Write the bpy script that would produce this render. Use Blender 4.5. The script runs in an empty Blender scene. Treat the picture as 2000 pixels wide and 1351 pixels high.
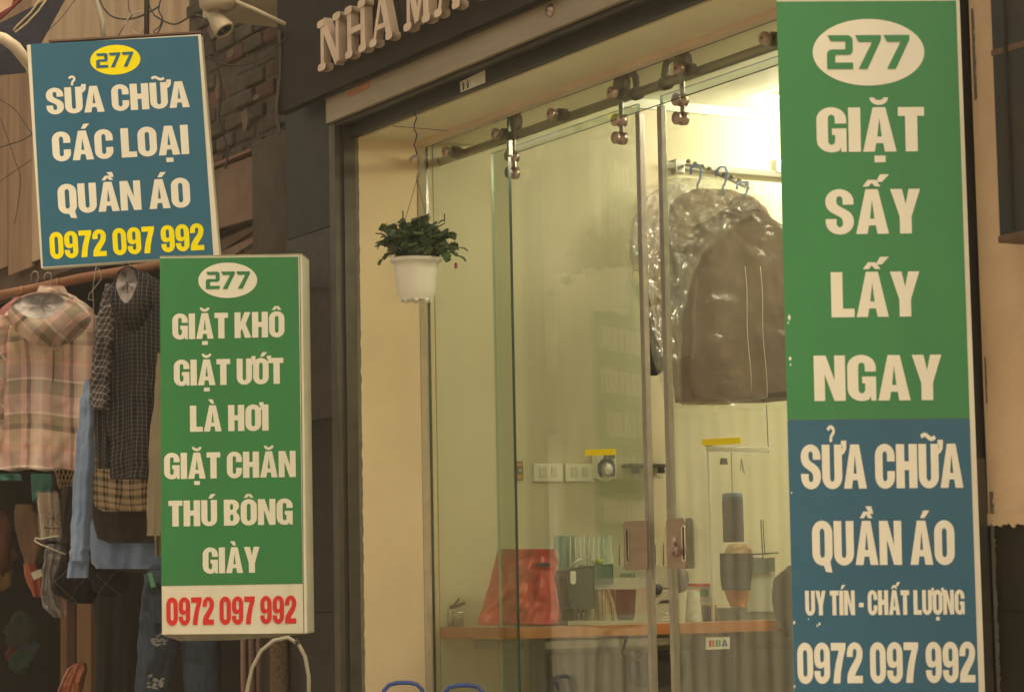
import bpy, math, random
from mathutils import Vector, Matrix
from mathutils.geometry import tessellate_polygon
from mathutils import noise as mnoise
random.seed(7)
R = math.radians
sc = bpy.context.scene
col = sc.collection
# ------------------------------------------------------------------ camera
FPX = 4700.0
YAW, PITCH, ROLL = R(29.35), R(5.65), 0.019
EYE = Vector((0, 0, 1.4))
Fd = Vector((-math.cos(YAW)*math.cos(PITCH), math.sin(YAW)*math.cos(PITCH), math.sin(PITCH)))
Rt0 = Vector((math.sin(YAW), math.cos(YAW), 0))
Up0 = Rt0.cross(Fd)
Rt = (Rt0*math.cos(ROLL) - Up0*math.sin(ROLL)).normalized()
Up = (Up0*math.cos(ROLL) + Rt0*math.sin(ROLL)).normalized()
cam_d = bpy.data.cameras.new('camera')
cam = bpy.data.objects.new('camera', cam_d); col.objects.link(cam)
cam_d.sensor_width = 36; cam_d.lens = FPX/2000*36
cam_d.clip_start = 0.1; cam_d.clip_end = 500
mw = Matrix((Rt, Up, -Fd)).transposed().to_4x4(); mw.translation = EYE
cam.matrix_world = mw
cam_d.dof.use_dof = True; cam_d.dof.focus_distance = 7.6; cam_d.dof.aperture_fstop = 9
sc.camera = cam
# ------------------------------------------------------------------ sky, sun, exposure
w = bpy.data.worlds.new('World'); sc.world = w; w.use_nodes = True
wn = w.node_tree; bg = wn.nodes['Background']
sky = wn.nodes.new('ShaderNodeTexSky'); sky.sky_type = 'NISHITA'; sky.sun_disc = False
SUN_EL, SUN_AZ = R(52), R(250)
sky.sun_elevation = SUN_EL; sky.sun_rotation = SUN_AZ
sky.air_density = 1.0; sky.dust_density = 6.0; sky.ozone_density = 0.5
hsv = wn.nodes.new('ShaderNodeHueSaturation'); hsv.inputs['Saturation'].default_value = 0.35   # overcast: little blue
wn.links.new(sky.outputs[0], hsv.inputs['Color']); wn.links.new(hsv.outputs[0], bg.inputs[0]); bg.inputs[1].default_value = 0.12
sd = bpy.data.lights.new('sun', 'SUN'); sd.energy = 1.3; sd.angle = R(40); sd.color = (1, 0.93, 0.82)
so = bpy.data.objects.new('sun', sd); col.objects.link(so)
# a veiled sun stands over the shop roofs, so the fronts opposite are lit and these are in soft shade
sdir = Vector((0.62, 0.30, 1.05)).normalized()
so.rotation_euler = sdir.to_track_quat('Z', 'Y').to_euler()
sky.sun_elevation = math.asin(sdir.z); sky.sun_rotation = math.atan2(sdir.x, sdir.y)
vs = sc.view_settings
vs.view_transform = 'Standard'; vs.look = 'None'; vs.gamma = 1; vs.use_curve_mapping = False
vs.exposure = 1.2
vs.use_white_balance = True; vs.white_balance_temperature = 9700; vs.white_balance_tint = 11
try:
    sc.cycles.transparent_max_bounces = 24; sc.cycles.max_bounces = 8
except Exception: pass

# ------------------------------------------------------------------ projection of a photo pixel on a real plane
def ray(px, py):
    return Fd + Rt*((px-1000)/FPX) + Up*((675.5-py)/FPX)
def on(px, py, ax, val):
    d = ray(px, py); i = 'xyz'.index(ax)
    return EYE + d*((val-EYE[i])/d[i])
def onp(px, py, p0, n):
    d = ray(px, py); return EYE + d*((p0-EYE).dot(n)/d.dot(n))
def atd(px, py, dep): return EYE + ray(px, py)*dep
FH = Vector((Fd.x, Fd.y, 0)).normalized()
def facing(yaw_deg):            # horizontal normal towards the street, turned about z
    return Matrix.Rotation(R(yaw_deg), 3, 'Z') @ (-FH)

# ------------------------------------------------------------------ materials
def lin(c): return tuple(((v/255)/12.92 if v/255 <= 0.04045 else ((v/255+0.055)/1.055)**2.4) for v in c)
MATS = {}
def mat(name, c, rough=0.7, metal=0.0, var=0.12, scale=8.0, bump=0.0, bscale=60.0, c2=None, spec=0.5, stretch=(1,1,1), detail=6.0, sheen=0.0, coat=0.0, ramp=(0.35,0.65)):
    """c: linear base colour; noise varies it between c and c2"""
    if name in MATS: return MATS[name]
    m = bpy.data.materials.new(name); m.use_nodes = True; nt = m.node_tree; N = nt.nodes
    b = N['Principled BSDF']; tc = N.new('ShaderNodeTexCoord'); mp = N.new('ShaderNodeMapping')
    mp.inputs['Scale'].default_value = stretch
    nt.links.new(tc.outputs['Object'], mp.inputs[0])
    nz = N.new('ShaderNodeTexNoise'); nz.inputs['Scale'].default_value = scale; nz.inputs['Detail'].default_value = detail
    nz.inputs['Roughness'].default_value = 0.65
    nt.links.new(mp.outputs[0], nz.inputs['Vector'])
    cr = N.new('ShaderNodeValToRGB'); cr.color_ramp.elements[0].position = ramp[0]; cr.color_ramp.elements[1].position = ramp[1]
    if c2 is None: c2 = tuple(v*(1-var*2.2) for v in c)
    cr.color_ramp.elements[0].color = (*c2, 1); cr.color_ramp.elements[1].color = (*c, 1)
    nt.links.new(nz.outputs[0], cr.inputs[0]); nt.links.new(cr.outputs[0], b.inputs['Base Color'])
    b.inputs['Roughness'].default_value = rough; b.inputs['Metallic'].default_value = metal
    b.inputs['Specular IOR Level'].default_value = spec
    if sheen: b.inputs['Sheen Weight'].default_value = sheen
    if coat: b.inputs['Coat Weight'].default_value = coat
    if bump:
        n2 = N.new('ShaderNodeTexNoise'); n2.inputs['Scale'].default_value = bscale; n2.inputs['Detail'].default_value = 4
        nt.links.new(mp.outputs[0], n2.inputs['Vector'])
        bp = N.new('ShaderNodeBump'); bp.inputs['Strength'].default_value = bump; bp.inputs['Distance'].default_value = 0.01
        nt.links.new(n2.outputs[0], bp.inputs['Height']); nt.links.new(bp.outputs[0], b.inputs['Normal'])
    MATS[name] = m; return m

def glass_mat(name, tint=(0.90, 0.955, 0.90), dust=0.03, r0=0.07, wob=0.003, dustcol=(0.75,0.75,0.62)):
    m = bpy.data.materials.new(name); m.use_nodes = True; nt = m.node_tree; N = nt.nodes
    N.remove(N['Principled BSDF']); out = N['Material Output']
    tr = N.new('ShaderNodeBsdfTransparent'); tr.inputs[0].default_value = (*tint, 1)
    gl = N.new('ShaderNodeBsdfGlossy'); gl.inputs['Roughness'].default_value = 0.03
    df = N.new('ShaderNodeBsdfDiffuse'); df.inputs[0].default_value = (*dustcol, 1)
    lw = N.new('ShaderNodeLayerWeight'); lw.inputs[0].default_value = 0.5
    # LayerWeight facing = 1-cos for blend .5
    pw = N.new('ShaderNodeMath'); pw.operation = 'POWER'; pw.inputs[1].default_value = 4.2
    ml = N.new('ShaderNodeMath'); ml.operation = 'MULTIPLY_ADD'; ml.inputs[1].default_value = 1-r0; ml.inputs[2].default_value = r0
    nt.links.new(lw.outputs['Facing'], pw.inputs[0]); nt.links.new(pw.outputs[0], ml.inputs[0])
    tc = N.new('ShaderNodeTexCoord'); nz = N.new('ShaderNodeTexNoise'); nz.inputs['Scale'].default_value = 2.2; nz.inputs['Detail'].default_value = 5
    nt.links.new(tc.outputs['Object'], nz.inputs['Vector'])
    bp = N.new('ShaderNodeBump'); bp.inputs['Strength'].default_value = wob; nt.links.new(nz.outputs[0], bp.inputs['Height'])
    nt.links.new(bp.outputs[0], gl.inputs['Normal'])
    m1 = N.new('ShaderNodeMixShader'); m2 = N.new('ShaderNodeMixShader')
    mp = N.new('ShaderNodeMapping'); mp.inputs['Scale'].default_value = (14, 14, 1.2)
    n2 = N.new('ShaderNodeTexNoise'); n2.inputs['Scale'].default_value = 1.0; n2.inputs['Detail'].default_value = 6
    nt.links.new(tc.outputs['Object'], mp.inputs[0]); nt.links.new(mp.outputs[0], n2.inputs['Vector'])
    mr = N.new('ShaderNodeMapRange'); mr.inputs[1].default_value = 0.3; mr.inputs[2].default_value = 0.75
    mr.inputs[3].default_value = dust*0.5; mr.inputs[4].default_value = dust*1.6
    nt.links.new(n2.outputs[0], mr.inputs[0]); nt.links.new(mr.outputs[0], m1.inputs[0])
    nt.links.new(tr.outputs[0], m1.inputs[1]); nt.links.new(df.outputs[0], m1.inputs[2])
    nt.links.new(ml.outputs[0], m2.inputs[0]); nt.links.new(m1.outputs[0], m2.inputs[1]); nt.links.new(gl.outputs[0], m2.inputs[2])
    nt.links.new(m2.outputs[0], out.inputs[0]); MATS[name] = m; return m

def film_mat(name, tint=(0.96,0.96,0.95), dens=0.08, gloss=0.16):
    m = bpy.data.materials.new(name); m.use_nodes = True; nt = m.node_tree; N = nt.nodes
    N.remove(N['Principled BSDF']); out = N['Material Output']
    tr = N.new('ShaderNodeBsdfTransparent'); tr.inputs[0].default_value = (*tint, 1)
    gl = N.new('ShaderNodeBsdfGlossy'); gl.inputs['Roughness'].default_value = 0.16
    df = N.new('ShaderNodeBsdfDiffuse'); df.inputs[0].default_value = (0.8,0.8,0.78,1)
    tc = N.new('ShaderNodeTexCoord'); vz = N.new('ShaderNodeTexVoronoi'); vz.inputs['Scale'].default_value = 5.5
    nz = N.new('ShaderNodeTexNoise'); nz.inputs['Scale'].default_value = 7; nz.inputs['Detail'].default_value = 2.5; nz.inputs['Distortion'].default_value = 2.6
    nt.links.new(tc.outputs['Object'], nz.inputs['Vector']); nt.links.new(tc.outputs['Object'], vz.inputs['Vector'])
    ad = N.new('ShaderNodeMath'); ad.operation = 'ADD'; nt.links.new(nz.outputs[0], ad.inputs[0]); nt.links.new(vz.outputs['Distance'], ad.inputs[1])
    bp = N.new('ShaderNodeBump'); bp.inputs['Strength'].default_value = 0.35; bp.inputs['Distance'].default_value = 0.02
    nt.links.new(ad.outputs[0], bp.inputs['Height']); nt.links.new(bp.outputs[0], gl.inputs['Normal'])
    m1 = N.new('ShaderNodeMixShader'); m1.inputs[0].default_value = dens; m2 = N.new('ShaderNodeMixShader'); m2.inputs[0].default_value = gloss
    nt.links.new(tr.outputs[0], m1.inputs[1]); nt.links.new(df.outputs[0], m1.inputs[2])
    nt.links.new(m1.outputs[0], m2.inputs[1]); nt.links.new(gl.outputs[0], m2.inputs[2]); nt.links.new(m2.outputs[0], out.inputs[0])
    MATS[name] = m; return m

def plaid_mat(name, per_u, per_v, us, vv, fac=0.5, rough=0.9, rot=0.0, mode='MIX', bump=0.25):
    """us / vv: lists of (position 0..1, srgb colour); UV is in metres on the cloth"""
    m = bpy.data.materials.new(name); m.use_nodes = True; nt = m.node_tree; N = nt.nodes; b = N['Principled BSDF']
    uv = N.new('ShaderNodeUVMap'); mp = N.new('ShaderNodeMapping'); mp.inputs['Rotation'].default_value = (0,0,rot)
    nt.links.new(uv.outputs[0], mp.inputs[0])
    sp = N.new('ShaderNodeSeparateXYZ'); nt.links.new(mp.outputs[0], sp.inputs[0])
    ramps = []
    for k, (per, st) in enumerate(((per_u, us), (per_v, vv))):
        dv = N.new('ShaderNodeMath'); dv.operation = 'DIVIDE'; dv.inputs[1].default_value = per
        fr = N.new('ShaderNodeMath'); fr.operation = 'FRACT'
        nt.links.new(sp.outputs[k], dv.inputs[0]); nt.links.new(dv.outputs[0], fr.inputs[0])
        cr = N.new('ShaderNodeValToRGB'); cr.color_ramp.interpolation = 'CONSTANT'
        el = cr.color_ramp.elements
        while len(el) < len(st): el.new(0.5)
        for e, (p, c) in zip(el, st): e.position = p
        for e, (p, c) in zip(sorted(el, key=lambda q: q.position), st): e.color = (*lin(c), 1)
        nt.links.new(fr.outputs[0], cr.inputs[0]); ramps.append(cr)
    mx = N.new('ShaderNodeMix'); mx.data_type = 'RGBA'; mx.blend_type = mode; mx.inputs[0].default_value = fac
    nt.links.new(ramps[0].outputs[0], mx.inputs[6]); nt.links.new(ramps[1].outputs[0], mx.inputs[7])
    nt.links.new(mx.outputs[2], b.inputs['Base Color']); b.inputs['Roughness'].default_value = rough
    b.inputs['Specular IOR Level'].default_value = 0.2
    nz = N.new('ShaderNodeTexNoise'); nz.inputs['Scale'].default_value = 30; tc = N.new('ShaderNodeTexCoord')
    nt.links.new(tc.outputs['Object'], nz.inputs['Vector'])
    bp = N.new('ShaderNodeBump'); bp.inputs['Strength'].default_value = bump; bp.inputs['Distance'].default_value = 0.01
    nt.links.new(nz.outputs[0], bp.inputs['Height']); nt.links.new(bp.outputs[0], b.inputs['Normal'])
    MATS[name] = m; return m

# ------------------------------------------------------------------ mesh builder and object helpers
class MB:
    def __init__(s): s.v = []; s.f = []; s.mi = []; s.uv = {}; s.sm = []
    def face(s, pts, mi=0, smooth=False):
        i = len(s.v); s.v += [Vector(p) for p in pts]; s.f.append(tuple(range(i, i+len(pts)))); s.mi.append(mi); s.sm.append(smooth); return s
    def grid(s, pts, nu, nv, closed_u=False, mi=0, smooth=True, uvs=None):
        i0 = len(s.v); s.v += [Vector(p) for p in pts]
        for b in range(nv-1):
            for a in range(nu if closed_u else nu-1):
                a2 = (a+1) % nu
                q = (i0+b*nu+a, i0+b*nu+a2, i0+(b+1)*nu+a2, i0+(b+1)*nu+a)
                s.f.append(q); s.mi.append(mi); s.sm.append(smooth)
                if uvs: s.uv[len(s.f)-1] = [uvs[b*nu+a], uvs[b*nu+a2], uvs[(b+1)*nu+a2], uvs[(b+1)*nu+a]]
        return s
    def hexa(s, c, mi=0, mif=None, bev=0):   # 8 corners: front 0-3 (loop), back 4-7 (loop)
        i = len(s.v); s.v += [Vector(p) for p in c]
        for k, q in enumerate(((0,1,2,3),(7,6,5,4),(0,4,5,1),(1,5,6,2),(2,6,7,3),(3,7,4,0))):
            s.f.append(tuple(i+a for a in q)); s.mi.append(mif if (k == 0 and mif is not None) else mi); s.sm.append(False)
        return s
    def box(s, x0, x1, y0, y1, z0, z1, mi=0):
        return s.hexa([(x0,y0,z0),(x1,y0,z0),(x1,y0,z1),(x0,y0,z1),(x0,y1,z0),(x1,y1,z0),(x1,y1,z1),(x0,y1,z1)], mi)
    def slab(s, quad, vec, mi=0, mif=None):
        vec = Vector(vec); quad = [Vector(q) for q in quad]
        return s.hexa(quad+[q+vec for q in quad], mi, mif)
    def prism(s, loop, vec, mi=0, mis=None, smooth=False):   # polygon extruded
        vec = Vector(vec); L = [Vector(p) for p in loop]; n = len(L); i = len(s.v)
        s.v += L + [p+vec for p in L]
        tri = tessellate_polygon([L])
        for t in tri: s.f.append(tuple(i+a for a in t)); s.mi.append(mi); s.sm.append(False)
        for t in tri: s.f.append(tuple(i+n+a for a in reversed(t))); s.mi.append(mi if mis is None else mis); s.sm.append(False)
        for a in range(n):
            b = (a+1) % n; s.f.append((i+a, i+b, i+n+b, i+n+a)); s.mi.append(mi if mis is None else mis); s.sm.append(smooth)
        return s
    def tube(s, pts, r, n=8, mi=0, cap=True, r1=None):
        pts = [Vector(p) for p in pts]; i0 = len(s.v); m = len(pts); prev = None
        for k, p in enumerate(pts):
            d = (pts[min(k+1, m-1)] - pts[max(k-1, 0)]).normalized()
            if prev is None:
                a = d.orthogonal().normalized()
            else:
                a = (prev - d*prev.dot(d)).normalized()
            prev = a; b = d.cross(a)
            rr = r if r1 is None else r + (r1-r)*k/(m-1)
            if isinstance(r, (list, tuple)): rr = r[k]
            for j in range(n):
                t = 2*math.pi*j/n; s.v.append(p + (a*math.cos(t)+b*math.sin(t))*rr)
        for k in range(m-1):
            for j in range(n):
                j2 = (j+1) % n; s.f.append((i0+k*n+j, i0+k*n+j2, i0+(k+1)*n+j2, i0+(k+1)*n+j)); s.mi.append(mi); s.sm.append(True)
        if cap:
            s.f.append(tuple(i0+j for j in reversed(range(n)))); s.mi.append(mi); s.sm.append(False)
            s.f.append(tuple(i0+(m-1)*n+j for j in range(n))); s.mi.append(mi); s.sm.append(False)
        return s
    def lathe(s, org, axis, prof, n=24, mi=0, smooth=True):   # prof: (r, h)
        org = Vector(org); ax = Vector(axis).normalized(); a = ax.orthogonal().normalized(); b = ax.cross(a); i0 = len(s.v)
        for r_, h in prof:
            for j in range(n):
                t = 2*math.pi*j/n; s.v.append(org + ax*h + (a*math.cos(t)+b*math.sin(t))*r_)
        for k in range(len(prof)-1):
            for j in range(n):
                j2 = (j+1) % n; s.f.append((i0+k*n+j, i0+k*n+j2, i0+(k+1)*n+j2, i0+(k+1)*n+j)); s.mi.append(mi); s.sm.append(smooth)
        return s
    def mesh(s, name, mats):
        me = bpy.data.meshes.new(name); me.from_pydata([tuple(v) for v in s.v], [], s.f)
        if not isinstance(mats, (list, tuple)): mats = [mats]
        for m in mats: me.materials.append(m)
        for p, a, b in zip(me.polygons, s.mi, s.sm): p.material_index = a; p.use_smooth = b
        if s.uv:
            ul = me.uv_layers.new(name='UVMap')
            for fi, us in s.uv.items():
                p = me.polygons[fi]
                for li, u in zip(p.loop_indices, us): ul.data[li].uv = u
        me.update(); return me

def wloc(o):
    l = Vector(o.location)
    while o.parent: o = o.parent; l += Vector(o.location)
    return l
def thing(name, label, cat, loc, group=None):
    o = bpy.data.objects.new(name, None); col.objects.link(o); o.location = Vector(loc); o.empty_display_size = 0.1
    o['label'] = label; o['category'] = cat
    if group: o['group'] = group
    return o
def part(name, mb, mats, parent=None, label=None, kind=None, bevel=0, solid=False):
    me = mb.mesh(name, mats) if isinstance(mb, MB) else mb
    o = bpy.data.objects.new(name, me); col.objects.link(o)
    if parent is not None: o.parent = parent; o.location = -wloc(parent)
    if label: o['label'] = label
    if kind: o['kind'] = kind
    if bevel:
        bm = o.modifiers.new('bevel', 'BEVEL'); bm.width = bevel; bm.segments = 2; bm.limit_method = 'ANGLE'; bm.angle_limit = R(40)
    return o
def solo(name, mb, mats, label, cat, group=None, bevel=0, kind=None):
    """thing that is one mesh; origin moved to its own base"""
    me = mb.mesh(name, mats); vs_ = me.vertices
    cx = sum(v.co.x for v in vs_)/len(vs_); cy = sum(v.co.y for v in vs_)/len(vs_); z0 = min(v.co.z for v in vs_)
    me.transform(Matrix.Translation((-cx, -cy, -z0)))
    o = bpy.data.objects.new(name, me); col.objects.link(o); o.location = (cx, cy, z0)
    o['label'] = label; o['category'] = cat
    if group: o['group'] = group
    if kind: o['kind'] = kind
    if bevel:
        bm = o.modifiers.new('bevel', 'BEVEL'); bm.width = bevel; bm.segments = 2; bm.limit_method = 'ANGLE'; bm.angle_limit = R(40)
    return o
def struct(name, mb, mats):
    return part(name, mb, mats, None, kind='structure')

# ------------------------------------------------------------------ lettering: heavy condensed capitals drawn as outlines
def arc(cx, cy, rx, ry, a0, a1, n=7):
    return [(cx+rx*math.cos(R(a0+(a1-a0)*k/n)), cy+ry*math.sin(R(a0+(a1-a0)*k/n))) for k in range(n+1)]
def bez(p0, p1, p2, p3, n=7):
    return [tuple((1-t)**3*p0[i]+3*(1-t)**2*t*p1[i]+3*(1-t)*t*t*p2[i]+t**3*p3[i] for i in (0,1)) for t in [k/n for k in range(1, n+1)]]
def rr(x0, y0, x1, y1, rx, ry):
    return arc(x1-rx,y1-ry,rx,ry,0,90)+arc(x0+rx,y1-ry,rx,ry,90,180)+arc(x0+rx,y0+ry,rx,ry,180,270)+arc(x1-rx,y0+ry,rx,ry,270,360)
G = {}
def ring(W, st): return [rr(0,-.01,W,1.01,W/2,.28), rr(st,.17,W-st,.83,(W-2*st)/2,.09)]
G['O'] = (.64, ring(.64,.245)); G['0'] = (.58, ring(.58,.215))
G['C'] = (.62, [[(.62,.61)]+arc(.31,.73,.31,.28,0,180,14)+arc(.31,.27,.31,.28,180,360,14)+[(.62,.39),(.38,.39)]+arc(.31,.25,.07,.09,0,-180,10)+arc(.31,.75,.07,.09,180,0,10)+[(.38,.61)]])
G['G'] = (.64, [[(.64,.64)]+arc(.32,.73,.32,.28,0,180,14)+arc(.32,.27,.32,.28,180,300,10)+[(.51,.10),(.53,0),(.64,0),(.64,.53),(.33,.53),(.33,.38),(.395,.38)]+arc(.32,.25,.075,.09,0,-180,10)+arc(.32,.75,.075,.09,180,0,10)+[(.395,.64)]])
G['S'] = (.62, [arc(.31,.73,.31,.28,0,180,14)+bez((0,.73),(0,.55),(.10,.50),(.25,.42))+bez((.25,.42),(.35,.37),(.38,.34),(.38,.24))+arc(.31,.24,.07,.085,0,-180,10)[1:]+[(.24,.34),(0,.34)]+arc(.31,.27,.31,.28,180,360,14)+bez((.62,.27),(.62,.46),(.52,.51),(.37,.59))+bez((.37,.59),(.27,.64),(.24,.67),(.24,.77))+arc(.31,.77,.07,.08,180,0,10)[1:]+[(.38,.66),(.62,.66)]])
G['U'] = (.63, [[(0,1)]+arc(.315,.27,.315,.28,180,360,14)+[(.63,1),(.385,1)]+arc(.315,.25,.07,.09,0,-180,10)+[(.245,1)]])
G['A'] = (.72, [[(0,0),(.225,1),(.495,1),(.72,0),(.47,0),(.435,.19),(.285,.19),(.25,0)],[(.31,.34),(.36,.76),(.41,.34)]])
G['B'] = (.63, [[(0,0)]+arc(.35,.27,.28,.27,-90,50,8)+[(.50,.53)]+arc(.34,.76,.27,.24,-50,90,8)+[(0,1)],rr(.25,.17,.38,.43,.06,.1),rr(.25,.60,.37,.83,.055,.09)])
G['H'] = (.66, [[(0,0),(0,1),(.26,1),(.26,.61),(.40,.61),(.40,1),(.66,1),(.66,0),(.40,0),(.40,.41),(.26,.41),(.26,0)]])
G['I'] = (.26, [[(0,0),(0,1),(.26,1),(.26,0)]])
G['K'] = (.68, [[(0,0),(0,1),(.25,1),(.25,.60),(.41,1),(.67,1),(.46,.55),(.69,0),(.43,0),(.30,.36),(.25,.26),(.25,0)]])
G['L'] = (.52, [[(0,0),(0,1),(.26,1),(.26,.19),(.52,.19),(.52,0)]])
G['N'] = (.70, [[(0,0),(0,1),(.27,1),(.46,.45),(.46,1),(.70,1),(.70,0),(.45,0),(.24,.58),(.24,0)]])
G['Q'] = (.64, [arc(.32,.73,.32,.28,0,180,14)+arc(.32,.27,.32,.28,180,276,9)+[(.42,-.15),(.62,-.17),(.56,.07)]+arc(.32,.27,.32,.28,322,360,4),rr(.245,.17,.395,.83,.075,.09)])
G['T'] = (.56, [[(.15,0),(.15,.80),(0,.80),(0,1),(.56,1),(.56,.80),(.41,.80),(.41,0)]])
G['Y'] = (.66, [[(.20,0),(.20,.38),(0,1),(.26,1),(.335,.66),(.41,1),(.66,1),(.46,.38),(.46,0)]])
G['J'] = (.5, [[(.5,1),(.24,1)]+arc(.17,.24,.07,.08,0,-180,8)+[(.1,.36),(0,.36)]+arc(.25,.26,.25,.26,180,360,10)])
G['7'] = (.54, [[(.07,0),(.10,.22),(.17,.5),(.29,.81),(0,.81),(0,1),(.54,1),(.54,.86),(.44,.6),(.36,.3),(.32,0)]])
G['2'] = (.58, [[(0,0),(.57,0),(.57,.185),(.28,.185)]+bez((.28,.185),(.38,.38),(.58,.50),(.58,.74))+arc(.29,.74,.29,.27,0,180,14)[1:]+[(0,.65),(.215,.65)]+arc(.29,.77,.07,.08,180,0,10)+bez((.36,.74),(.36,.55),(0,.38),(0,.12))])
G['9'] = (.58, [arc(.29,.73,.29,.28,0,180,14)+[(0,.62)]+bez((0,.62),(0,.46),(.08,.37),(.22,.37))+bez((.22,.37),(.29,.37),(.33,.39),(.36,.43))+arc(.29,.24,.07,.08,0,-180,10)+[(.22,.31),(0,.31)]+arc(.29,.26,.29,.27,180,360,14),rr(.22,.52,.36,.85,.07,.09)])
G['-'] = (.3, [[(0,.32),(0,.50),(.3,.50),(.3,.32)]])
G['a'] = (.70, [[(0.02,1),(.54,1)]+arc(.54,.86,.16,.14,90,0,4)+arc(.58,.56,.12,.14,0,-90,4)+[(.24,.42),(.22,.40),(.22,.19),(.70,.19),(.70,0),(0,0),(0,.44)]+arc(.14,.44,.14,.14,180,90,4)+[(.48,.58),(.50,.60),(.50,.80),(.48,.82),(.10,.82)]])   # squared 2
G['b'] = (.72, [[(.02,1),(.72,1),(.72,.86),(.34,0),(.10,0),(.48,.80),(.12,.80)]])                                               # squared 7
def band(pts, t):
    up = []; dn = []
    for k, p in enumerate(pts):
        a = pts[max(k-1,0)]; b = pts[min(k+1,len(pts)-1)]; dx, dy = b[0]-a[0], b[1]-a[1]; l = math.hypot(dx,dy) or 1
        up.append((p[0]-dy/l*t/2, p[1]+dx/l*t/2)); dn.append((p[0]+dy/l*t/2, p[1]-dx/l*t/2))
    return up+dn[::-1]
def marks(base, W, ms):
    cx = W/2; out = []
    for m in ms:
        hi = 0.0
        if m in '/\\?~' and '^' in ms: hi = .10
        if m == '/': s = .12 if '^' in ms else 0.0; out.append([(cx-.03+s,1.06+hi),(cx+.07+s,1.23+hi),(cx+.27+s,1.23+hi),(cx+.11+s,1.06+hi)])
        if m == '\\': s = .08 if '^' in ms else -.08; out.append([(cx-.10+s,1.23+hi),(cx+.09+s,1.23+hi),(cx+.15+s,1.06+hi),(cx+.03+s,1.06+hi)])
        if m == '^': out.append([(cx-.20,1.06),(cx-.085,1.21),(cx+.085,1.21),(cx+.20,1.06),(cx+.07,1.06),(cx,1.14),(cx-.07,1.06)])
        if m == 'u': out.append(arc(cx,1.22,.20,.17,180,360,10)+arc(cx,1.22,.10,.06,360,180,8))
        if m == '.': out.append([(cx-.12,-.24),(cx-.12,-.09),(cx+.12,-.09),(cx+.12,-.24)])
        if m == '?': out.append(band(arc(cx-.02,1.31,.09,.09,170,-40,8)+[(cx-.01,1.19),(cx-.03,1.06)],.085))
        if m == '~': out.append(band([(cx-.22+.44*k/10, 1.16+.05*math.sin(k/10*2*math.pi)) for k in range(11)],.10))
        if m == "'":
            if base == 'U': out.append([(W-.01,.76),(W+.07,.80),(W+.14,.90),(W+.15,1.09),(W-.02,1.09),(W-.02,.99),(W+.02,.97),(W+.01,.90),(W-.01,.88)])
            else: out.append([(W-.06,.76),(W+.03,.80),(W+.10,.90),(W+.11,1.09),(W-.07,1.09),(W-.07,.98),(W-.02,.95),(W-.03,.90)])
    return out
TOK = {'Ử':"U'?",'Ữ':"U'~",'Á':'A/','Ạ':'A.','Ầ':'A^\\','Ấ':'A^/','Ặ':'Au.','Ă':'Au','À':'A\\','Ô':'O^','Ơ':"O'",'Ớ':"O'/",'Ợ':"O'.",'Ư':"U'",'Ú':'U/','Í':'I/'}
def layout(s, gap=.045, sp=.27):
    x = 0; items = []
    for ch in s:
        if ch == ' ': x += sp-gap; continue
        t = TOK.get(ch, ch); W, loops = G[t[0]]
        items.append((x, loops, marks(t[0], W, t[1:]))); x += W+gap
    return items, x-gap
def text_px(mb, s, b0, b1, h, up, plane, lift, mi=0, gap=.045, sp=.27, mirror=None):
    """string between two baseline pixels on the plane; lift = metres proud of it"""
    items, tw = layout(s, gap, sp); p0, n = plane
    ux, uy = (b1[0]-b0[0])/tw, (b1[1]-b0[1])/tw
    def M(x, y, e):
        p = onp(b0[0]+ux*x+up[0]*h*y, b0[1]+uy*x+up[1]*h*y, p0, n)
        if mirror: p = mirror(p)
        return p + (n if not mirror else -n)*(lift+e)
    for x0, loops, mk in items:
        for lp, e in [(loops, 0)]+[([m], .0003) for m in mk]:
            pts = [[M(x0+x, y, e) for x, y in l] for l in lp]; flat = [p for l in pts for p in l]; i = len(mb.v); mb.v += flat
            for t in tessellate_polygon(pts): mb.f.append(tuple(i+a for a in t)); mb.mi.append(mi); mb.sm.append(False)
def oval_px(mb, c, rx, ry, tilt, plane, lift, mi=0, mirror=None):
    p0, n = plane; pts = []
    for k in range(48):
        a = 2*math.pi*k/48; x, y = rx*math.cos(a), ry*math.sin(a)
        p = onp(c[0]+x*math.cos(tilt)-y*math.sin(tilt), c[1]+x*math.sin(tilt)+y*math.cos(tilt), p0, n)
        if mirror: p = mirror(p)
        pts.append(p+(n if not mirror else -n)*lift)
    mb.face(pts, mi)
# ------------------------------------------------------------------ shared materials
M = {}
M['asphalt'] = mat('street_bounce', (.26,.25,.23), .9, bump=.5, bscale=120)  # unseen street and paving coloured pale to bounce light up to the soffit
M['paving'] = mat('paving', (.36,.33,.29), .85, scale=4, bump=.3)
M['plaster'] = mat('cream_plaster', (.80,.64,.41), .8, scale=1.7, c2=(.68,.53,.33), bump=.12, bscale=25, ramp=(.3,.7))
M['plaster_pink'] = mat('peach_plaster', (.76,.55,.36), .85, scale=2.0, c2=(.56,.37,.22), bump=.3, bscale=30, ramp=(.3,.7))
M['wall_in'] = mat('interior_glass_tint', (.56,.52,.37), .7, scale=1.1, c2=(.50,.46,.32), bump=.05, ramp=(.3,.7))  # greenish tone of lamp and glass put into the wall colour
M['ceil_in'] = mat('ceiling_paint', (.80,.79,.70), .7, scale=2, var=.04)
M['soffit'] = mat('soffit_paint', (.74,.66,.46), .35, scale=2.2, c2=(.66,.57,.38), ramp=(.3,.7))
M['soffit_strip'] = mat('soffit_strip', (.70,.54,.38), .5, scale=3, var=.06)
M['grout'] = mat('grout', (.10,.09,.075), .9)
M['granite'] = mat('black_granite', (.022,.018,.012), .42, scale=10, c2=(.009,.008,.006), spec=.15, bump=.02)
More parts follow.
